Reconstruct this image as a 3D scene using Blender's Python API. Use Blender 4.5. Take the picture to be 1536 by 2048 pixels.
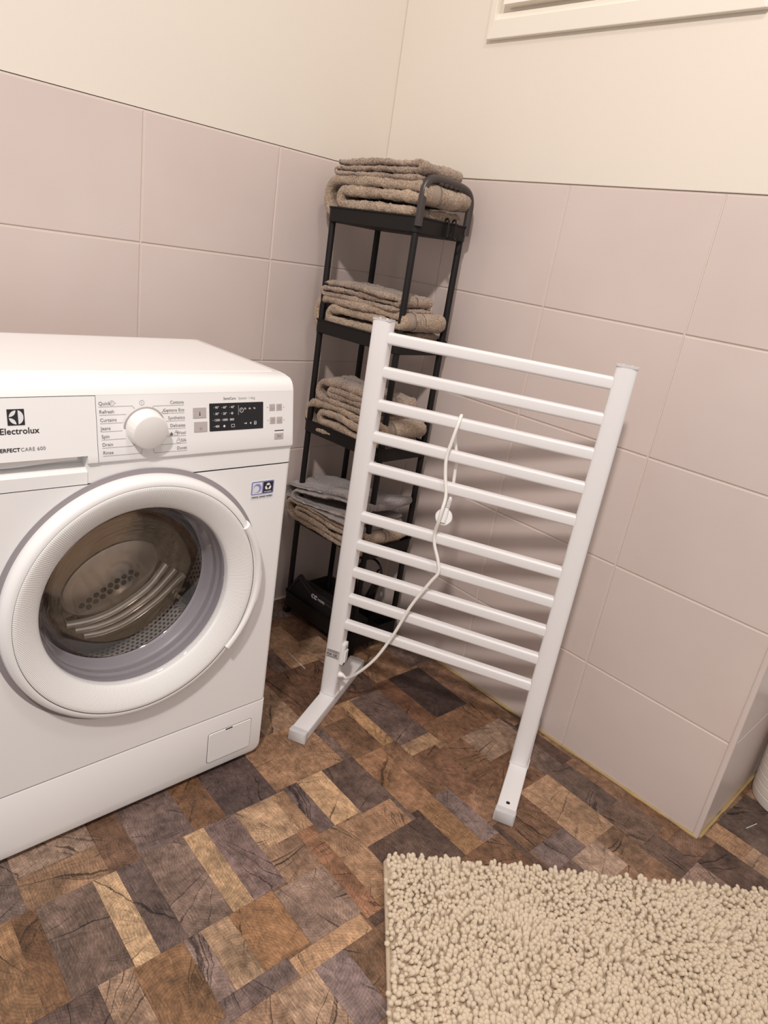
import bpy, bmesh, math, random
import numpy as np
from mathutils import Vector, Matrix, noise

S = bpy.context.scene
C = S.collection
for o in list(bpy.data.objects):
    bpy.data.objects.remove(o)
random.seed(7)

# ------------------------------------------------------------------ camera
cam_d = bpy.data.cameras.new('camera')
cam = bpy.data.objects.new('camera', cam_d)
C.objects.link(cam)
cam_d.sensor_fit = 'VERTICAL'
cam_d.sensor_height = 36.0
cam_d.lens = 1375.4 / 2048 * 36.0
cam_d.clip_start = 0.02
R = np.array([[0.722676, -0.674372, 0.151532], [-0.137627, -0.355241, -0.924588], [0.677346, 0.647323, -0.349536]])
cam.matrix_world = Matrix((
    (R[0][0], -R[1][0], -R[2][0], -1.37664),
    (R[0][1], -R[1][1], -R[2][1], -1.51684),
    (R[0][2], -R[1][2], -R[2][2], 1.05203),
    (0, 0, 0, 1)))
S.camera = cam

# ------------------------------------------------------------------ light
W = bpy.data.worlds.new('room_ambient')
S.world = W
W.use_nodes = True
W.node_tree.nodes['Background'].inputs[0].default_value = (1.0, 0.935, 0.895, 1)
W.node_tree.nodes['Background'].inputs[1].default_value = 0.51

def lamp(name, loc, power, size, col, target):
    l = bpy.data.lights.new(name, 'AREA')
    l.shape = 'DISK'
    l.size = size
    l.energy = power
    l.color = col
    o = bpy.data.objects.new(name, l)
    C.objects.link(o)
    o.location = loc
    o.rotation_euler = (Vector(target) - Vector(loc)).to_track_quat('-Z', 'Y').to_euler()
    return o

lamp('ceiling_lamp_light', (-0.86, -1.42, 2.50), 7, 0.25, (1.0, 0.925, 0.872), (-0.55, -0.75, 0.0))
lamp('ceiling_lamp_light', (-2.10, -1.76, 2.62), 43, 0.15, (1.0, 0.925, 0.872), (-0.6, -0.7, 0.0))

S.view_settings.view_transform = 'Standard'
S.view_settings.look = 'None'
S.view_settings.gamma = 1
S.view_settings.use_curve_mapping = False
S.view_settings.exposure = 0.09

# ------------------------------------------------------------------ helpers
def lin(c):
    r = []
    for v in c[:3]:
        v /= 255.0
        r.append(v / 12.92 if v <= 0.04045 else ((v + 0.055) / 1.055) ** 2.4)
    return (r[0], r[1], r[2], 1.0)

def new_mat(name):
    m = bpy.data.materials.new(name)
    m.use_nodes = True
    nt = m.node_tree
    return m, nt, nt.nodes['Principled BSDF']

def node(nt, typ, **kw):
    n = nt.nodes.new(typ)
    for k, v in kw.items():
        if k.startswith('i_'):
            n.inputs[k[2:].replace('_', ' ')].default_value = v
        else:
            setattr(n, k, v)
    return n

def math_n(nt, op, a, b=None, c=None, clamp=False):
    n = nt.nodes.new('ShaderNodeMath')
    n.operation = op
    n.use_clamp = clamp
    for i, v in enumerate((a, b, c)):
        if v is None:
            continue
        if isinstance(v, (int, float)):
            n.inputs[i].default_value = v
        else:
            nt.links.new(v, n.inputs[i])
    return n.outputs[0]

def mixc(nt, fac, a, b, blend='MIX'):
    n = nt.nodes.new('ShaderNodeMix')
    n.data_type = 'RGBA'
    n.blend_type = blend
    for i, v in ((0, fac), (6, a), (7, b)):
        if isinstance(v, (int, float)):
            n.inputs[i].default_value = v
        elif isinstance(v, tuple):
            n.inputs[i].default_value = v
        else:
            nt.links.new(v, n.inputs[i])
    return n.outputs[2]

def simple(name, col, rough=0.4, metal=0.0, var=0.05, vscale=6.0, bump=0.0, bscale=200.0, coat=0.0, spec=0.5):
    """plain material with a faint procedural mottling and fine relief"""
    m, nt, b = new_mat(name)
    tc = node(nt, 'ShaderNodeTexCoord')
    nz = node(nt, 'ShaderNodeTexNoise')
    nz.inputs['Scale'].default_value = vscale
    nz.inputs['Detail'].default_value = 4
    nt.links.new(tc.outputs['Object'], nz.inputs['Vector'])
    c = lin(col)
    dk = tuple(v * (1 - var) for v in c[:3]) + (1,)
    lt = tuple(min(1, v * (1 + var)) for v in c[:3]) + (1,)
    nt.links.new(mixc(nt, nz.outputs['Fac'], dk, lt), b.inputs['Base Color'])
    b.inputs['Roughness'].default_value = rough
    b.inputs['Metallic'].default_value = metal
    b.inputs['Coat Weight'].default_value = coat
    b.inputs['Specular IOR Level'].default_value = spec
    if bump:
        n2 = node(nt, 'ShaderNodeTexNoise')
        n2.inputs['Scale'].default_value = bscale
        n2.inputs['Detail'].default_value = 3
        nt.links.new(tc.outputs['Object'], n2.inputs['Vector'])
        bp = node(nt, 'ShaderNodeBump')
        bp.inputs['Strength'].default_value = bump
        bp.inputs['Distance'].default_value = 0.002
        nt.links.new(n2.outputs['Fac'], bp.inputs['Height'])
        nt.links.new(bp.outputs['Normal'], b.inputs['Normal'])
    return m

def tag(o, label=None, cat=None, group=None, kind=None):
    if label: o['label'] = label
    if cat: o['category'] = cat
    if group: o['group'] = group
    if kind: o['kind'] = kind
    return o

def empty(name, loc=(0, 0, 0), rz=0.0):
    o = bpy.data.objects.new(name, None)
    o.empty_display_size = 0.05
    C.objects.link(o)
    o.location = loc
    o.rotation_euler = (0, 0, rz)
    return o

class MB:
    """mesh builder: collects shapes, build() links them as ONE object"""
    def __init__(self):
        self.v = []
        self.f = []
    def add(self, vs, fs):
        k = len(self.v)
        self.v += [tuple(p) for p in vs]
        self.f += [tuple(i + k for i in f) for f in fs]
        return self
    def box(self, x0, x1, y0, y1, z0, z1):
        return self.add([(x0, y0, z0), (x1, y0, z0), (x1, y1, z0), (x0, y1, z0),
                         (x0, y0, z1), (x1, y0, z1), (x1, y1, z1), (x0, y1, z1)],
                        [(0, 3, 2, 1), (4, 5, 6, 7), (0, 1, 5, 4), (1, 2, 6, 5), (2, 3, 7, 6), (3, 0, 4, 7)])
    def loft(self, loops, cap0=True, cap1=True, closed=True):
        n = len(loops[0])
        vs = [p for l in loops for p in l]
        fs = []
        for i in range(len(loops) - 1):
            for j in range(n if closed else n - 1):
                a, b = i * n + j, i * n + (j + 1) % n
                fs.append((a, b, b + n, a + n))
        if cap0: fs.append(tuple(range(n - 1, -1, -1)))
        if cap1: fs.append(tuple(range((len(loops) - 1) * n, len(loops) * n)))
        return self.add(vs, fs)
    def tube(self, pts, r, seg=10, caps=True, flat=1.0):
        pts = [Vector(p) for p in pts]
        n = len(pts)
        rr = r if isinstance(r, (list, tuple)) else [r] * n
        tan = [(pts[min(i + 1, n - 1)] - pts[max(i - 1, 0)]).normalized() for i in range(n)]
        up = Vector((0, 0, 1))
        if abs(tan[0].dot(up)) > 0.9: up = Vector((1, 0, 0))
        nrm = (up - tan[0] * up.dot(tan[0])).normalized()
        loops = []
        for i in range(n):
            nrm = (nrm - tan[i] * nrm.dot(tan[i])).normalized()
            bn = tan[i].cross(nrm)
            loops.append([pts[i] + (nrm * math.cos(a) + bn * math.sin(a) * flat) * rr[i]
                          for a in (2 * math.pi * k / seg for k in range(seg))])
        return self.loft(loops, caps, caps)
    def lathe_y(self, prof, cx, cz, seg=96, closed=False, a0=0.0, a1=None):
        """profile of (radius, y) turned about an axis parallel to y"""
        full = a1 is None
        m = seg if full else seg + 1
        loops = []
        for k in range(m):
            a = a0 + (2 * math.pi if full else (a1 - a0)) * k / seg
            loops.append([(cx + r * math.cos(a), y, cz + r * math.sin(a)) for r, y in prof])
        n = len(prof)
        vs = [p for l in loops for p in l]
        fs = []
        for k in range(m if full else m - 1):
            for j in range(n if closed else n - 1):
                a, b = k * n + j, k * n + (j + 1) % n
                c, d = ((k + 1) % m) * n + (j + 1) % n, ((k + 1) % m) * n + j
                fs.append((a, b, c, d))
        if not full and closed:
            fs.append(tuple(range(n)))
            fs.append(tuple(range((m - 1) * n + n - 1, (m - 1) * n - 1, -1)))
        return self.add(vs, fs)
    def move(self, off):
        self.v = [(a + off[0], b + off[1], c + off[2]) for a, b, c in self.v]
        return self
    def build(self, name, mat, parent=None, smooth=None, bevel=0.0, bseg=2, fix=True, weld=False):
        me = bpy.data.meshes.new(name)
        me.from_pydata(self.v, [], self.f)
        if fix or bevel:
            bm = bmesh.new()
            bm.from_mesh(me)
            if weld: bmesh.ops.remove_doubles(bm, verts=bm.verts, dist=1e-6)
            if fix: bmesh.ops.recalc_face_normals(bm, faces=bm.faces)
            if bevel:
                ed = [e for e in bm.edges if len(e.link_faces) == 2 and e.calc_face_angle(0) > 0.6]
                bmesh.ops.bevel(bm, geom=ed, offset=bevel, segments=bseg, profile=0.5, affect='EDGES', clamp_overlap=True)
            bm.to_mesh(me)
            bm.free()
        me.update()
        o = bpy.data.objects.new(name, me)
        C.objects.link(o)
        if mat: me.materials.append(mat)
        if parent is not None: o.parent = parent
        if smooth is not None:
            set_smooth(me, smooth)
        return o

def set_smooth(me, ang):
    """smooth shading with edges sharper than ang (degrees) kept hard"""
    me.polygons.foreach_set('use_smooth', [True] * len(me.polygons))
    bm = bmesh.new()
    bm.from_mesh(me)
    lim = math.radians(ang)
    for e in bm.edges:
        if len(e.link_faces) == 2 and e.calc_face_angle(0) > lim:
            e.smooth = False
    bm.to_mesh(me)
    bm.free()

def rrect(x0, x1, y0, y1, r, seg=6):
    """rounded rectangle outline"""
    p = []
    for cx, cy, a in ((x1 - r, y1 - r, 0), (x0 + r, y1 - r, 90), (x0 + r, y0 + r, 180), (x1 - r, y0 + r, 270)):
        for k in range(seg + 1):
            t = math.radians(a + 90 * k / seg)
            p.append((cx + r * math.cos(t), cy + r * math.sin(t)))
    return p

def smooth_path(pts, n):
    """Catmull-Rom through points"""
    P = [Vector(p) for p in pts]
    P = [P[0] * 2 - P[1]] + P + [P[-1] * 2 - P[-2]]
    out = []
    for i in range(1, len(P) - 2):
        for k in range(n):
            t = k / n
            a, b, c, d = P[i - 1], P[i], P[i + 1], P[i + 2]
            out.append(0.5 * ((2 * b) + (c - a) * t + (2 * a - 5 * b + 4 * c - d) * t * t + (3 * b - a - 3 * c + d) * t ** 3))
    out.append(P[-2])
    return out

def text_mesh(body, size, align='LEFT', bold=0.0, space=1.0):
    """flat text as (verts, faces) in the xy plane"""
    cu = bpy.data.curves.new('lettering', 'FONT')
    cu.body = body
    cu.size = size
    cu.align_x = align
    cu.offset = bold
    cu.space_character = space
    cu.resolution_u = 3
    o = bpy.data.objects.new('lettering', cu)
    C.objects.link(o)
    dg = bpy.context.evaluated_depsgraph_get()
    me = o.evaluated_get(dg).to_mesh()
    vs = [tuple(v.co) for v in me.vertices]
    fs = [tuple(p.vertices) for p in me.polygons]
    o.evaluated_get(dg).to_mesh_clear()
    bpy.data.objects.remove(o)
    bpy.data.curves.remove(cu)
    return vs, fs
# ------------------------------------------------------------------ materials
def tile_material():
    m, nt, b = new_mat('glazed_tile')
    tc = node(nt, 'ShaderNodeTexCoord')
    oi = node(nt, 'ShaderNodeObjectInfo')
    add = node(nt, 'ShaderNodeVectorMath', operation='ADD')
    nt.links.new(tc.outputs['Object'], add.inputs[0])
    sc = node(nt, 'ShaderNodeVectorMath', operation='SCALE')
    sc.inputs[0].default_value = (7.3, 3.1, 5.7)
    nt.links.new(oi.outputs['Random'], sc.inputs['Scale'])
    nt.links.new(sc.outputs[0], add.inputs[1])
    nz = node(nt, 'ShaderNodeTexNoise')
    nz.inputs['Scale'].default_value = 5
    nt.links.new(add.outputs[0], nz.inputs['Vector'])
    col = mixc(nt, nz.outputs['Fac'], lin((205, 189, 183)), lin((214, 200, 194)))
    nt.links.new(col, b.inputs['Base Color'])
    b.inputs['Roughness'].default_value = 0.3
    n2 = node(nt, 'ShaderNodeTexNoise')
    n2.inputs['Scale'].default_value = 9
    n2.inputs['Detail'].default_value = 2
    nt.links.new(add.outputs[0], n2.inputs['Vector'])
    n3 = node(nt, 'ShaderNodeTexNoise')
    n3.inputs['Scale'].default_value = 320
    nt.links.new(add.outputs[0], n3.inputs['Vector'])
    h = math_n(nt, 'ADD', math_n(nt, 'MULTIPLY', n2.outputs['Fac'], 1.0), math_n(nt, 'MULTIPLY', n3.outputs['Fac'], 0.03))
    bp = node(nt, 'ShaderNodeBump')
    bp.inputs['Strength'].default_value = 0.25
    bp.inputs['Distance'].default_value = 0.004
    nt.links.new(h, bp.inputs['Height'])
    nt.links.new(bp.outputs['Normal'], b.inputs['Normal'])
    return m

def wood_block_material():
    """weathered end-grain wood; the tone of each block is its object colour"""
    m, nt, b = new_mat('end_grain_wood')
    tc = node(nt, 'ShaderNodeTexCoord')
    oi = node(nt, 'ShaderNodeObjectInfo')
    rnd = oi.outputs['Random']
    P = tc.outputs['Object']
    # random centre of the growth rings
    cmb = node(nt, 'ShaderNodeCombineXYZ')
    nt.links.new(math_n(nt, 'MULTIPLY', math_n(nt, 'SUBTRACT', math_n(nt, 'FRACT', math_n(nt, 'MULTIPLY', rnd, 17.31)), 0.5), 0.22), cmb.inputs[0])
    nt.links.new(math_n(nt, 'MULTIPLY', math_n(nt, 'SUBTRACT', math_n(nt, 'FRACT', math_n(nt, 'MULTIPLY', rnd, 41.77)), 0.5), 0.26), cmb.inputs[1])
    nt.links.new(math_n(nt, 'MULTIPLY', rnd, 13.0), cmb.inputs[2])
    q = node(nt, 'ShaderNodeVectorMath', operation='ADD')
    nt.links.new(P, q.inputs[0]); nt.links.new(cmb.outputs[0], q.inputs[1])
    Q = q.outputs[0]
    # broad tone changes
    n1 = node(nt, 'ShaderNodeTexNoise'); n1.inputs['Scale'].default_value = 14; n1.inputs['Detail'].default_value = 5; n1.inputs['Roughness'].default_value = 0.6
    nt.links.new(Q, n1.inputs['Vector'])
    n1b = node(nt, 'ShaderNodeTexNoise'); n1b.inputs['Scale'].default_value = 70; n1b.inputs['Detail'].default_value = 6; n1b.inputs['Roughness'].default_value = 0.7
    nt.links.new(Q, n1b.inputs['Vector'])
    # growth rings
    flat = node(nt, 'ShaderNodeVectorMath', operation='MULTIPLY'); flat.inputs[1].default_value = (1, 1, 0)
    nt.links.new(Q, flat.inputs[0])
    wv = node(nt, 'ShaderNodeTexWave', wave_type='RINGS', rings_direction='Z', wave_profile='SIN')
    wv.inputs['Scale'].default_value = 62; wv.inputs['Distortion'].default_value = 9; wv.inputs['Detail'].default_value = 4; wv.inputs['Detail Scale'].default_value = 0.6
    nt.links.new(flat.outputs[0], wv.inputs['Vector'])
    # pale saw marks running one way
    mp = node(nt, 'ShaderNodeMapping'); 
    cr = node(nt, 'ShaderNodeCombineXYZ'); nt.links.new(math_n(nt, 'MULTIPLY', rnd, 60.0), cr.inputs[2])
    nt.links.new(cr.outputs[0], mp.inputs['Rotation']); nt.links.new(P, mp.inputs['Vector'])
    mp.inputs['Scale'].default_value = (420, 34, 1)
    n4 = node(nt, 'ShaderNodeTexNoise'); n4.inputs['Scale'].default_value = 1; n4.inputs['Detail'].default_value = 2
    nt.links.new(mp.outputs[0], n4.inputs['Vector'])
    # radial drying cracks
    sep = node(nt, 'ShaderNodeSeparateXYZ'); nt.links.new(Q, sep.inputs[0])
    ang = math_n(nt, 'ARCTAN2', sep.outputs[1], sep.outputs[0])
    wob = math_n(nt, 'MULTIPLY', math_n(nt, 'SUBTRACT', n1.outputs['Fac'], 0.5), 0.28)
    a2 = math_n(nt, 'ADD', math_n(nt, 'MULTIPLY', math_n(nt, 'ADD', ang, wob), 3.1), math_n(nt, 'MULTIPLY', rnd, 91.0))
    n5 = node(nt, 'ShaderNodeTexNoise', noise_dimensions='1D'); n5.inputs['Scale'].default_value = 2.6; n5.inputs['Detail'].default_value = 1.5
    nt.links.new(a2, n5.inputs['W'])
    dist = math_n(nt, 'ABSOLUTE', math_n(nt, 'SUBTRACT', n5.outputs['Fac'], 0.5))
    n6 = node(nt, 'ShaderNodeTexNoise'); n6.inputs['Scale'].default_value = 19; n6.inputs['Detail'].default_value = 1
    nt.links.new(Q, n6.inputs['Vector'])
    wid = math_n(nt, 'MULTIPLY', math_n(nt, 'SUBTRACT', n6.outputs['Fac'], 0.40, clamp=True), 0.050)
    crack = math_n(nt, 'SUBTRACT', 1.0, math_n(nt, 'DIVIDE', dist, math_n(nt, 'ADD', wid, 0.0004)), clamp=True)
    # combine
    base = oi.outputs['Color']
    t = math_n(nt, 'ADD', -0.08, math_n(nt, 'MULTIPLY', n1.outputs['Fac'], 2.2))
    t = math_n(nt, 'MULTIPLY', t, math_n(nt, 'ADD', -0.10, math_n(nt, 'MULTIPLY', n1b.outputs['Fac'], 2.2)))
    t = math_n(nt, 'MULTIPLY', t, math_n(nt, 'ADD', 0.89, math_n(nt, 'MULTIPLY', wv.outputs['Fac'], 0.21)))
    t = math_n(nt, 'MULTIPLY', t, math_n(nt, 'ADD', 0.50, math_n(nt, 'MULTIPLY', n4.outputs['Fac'], 1.0)))
    t = math_n(nt, 'MULTIPLY', t, math_n(nt, 'SUBTRACT', 1.0, math_n(nt, 'MULTIPLY', crack, 0.80)))
    scr = math_n(nt, 'MULTIPLY', math_n(nt, 'SUBTRACT', n4.outputs['Fac'], 0.60, clamp=True), math_n(nt, 'MULTIPLY', math_n(nt, 'SUBTRACT', n6.outputs['Fac'], 0.30, clamp=True), 14.0))
    t = math_n(nt, 'ADD', t, scr)
    gray = node(nt, 'ShaderNodeCombineColor')
    for i in range(3): nt.links.new(t, gray.inputs[i])
    col = mixc(nt, 1.0, base, gray.outputs[0], 'MULTIPLY')
    nt.links.new(col, b.inputs['Base Color'])
    b.inputs['Roughness'].default_value = 0.48
    b.inputs['Specular IOR Level'].default_value = 0.35
    bp = node(nt, 'ShaderNodeBump'); bp.inputs['Strength'].default_value = 0.35; bp.inputs['Distance'].default_value = 0.0012
    nt.links.new(t, bp.inputs['Height']); nt.links.new(bp.outputs['Normal'], b.inputs['Normal'])
    return m

M_TILE = tile_material()
M_WOOD = wood_block_material()
M_PLASTER = simple('cream_plaster', (225, 216, 204), 0.7, var=0.015, vscale=3, bump=0.12, bscale=60)
M_GROUT = simple('pale_grout', (214, 200, 190), 0.85, var=0.06, vscale=30, bump=0.2, bscale=300)
M_SEAL = simple('yellowed_sealant', (172, 146, 98), 0.4, var=0.25, vscale=30, bump=0.2, bscale=90)
M_UNDER = simple('dark_joint', (84, 66, 54), 0.8)
M_PAINT = simple('white_gloss_paint', (243, 236, 224), 0.35, var=0.01)
M_WHITE = simple('white_enamel', (240, 238, 237), 0.28, var=0.012, vscale=4)
M_WHITE2 = simple('white_plastic', (240, 238, 237), 0.33, var=0.012, vscale=4)
M_DARK = simple('dark_gap', (22, 20, 20), 0.7)
M_RECESS_SHADE = simple('recess_shade_grey', (150, 143, 146), 0.5, var=0.03)
M_BLACKP = simple('black_plastic', (18, 14, 14), 0.55, var=0.1, vscale=20, bump=0.05, bscale=500, spec=0.35)
M_INK = simple('grey_print', (120, 114, 114), 0.5)
M_INKD = simple('black_print', (38, 33, 36), 0.45)
M_INKL = simple('pale_grey_print', (178, 172, 172), 0.5)
M_INKW = simple('white_print', (225, 225, 228), 0.5)

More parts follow.
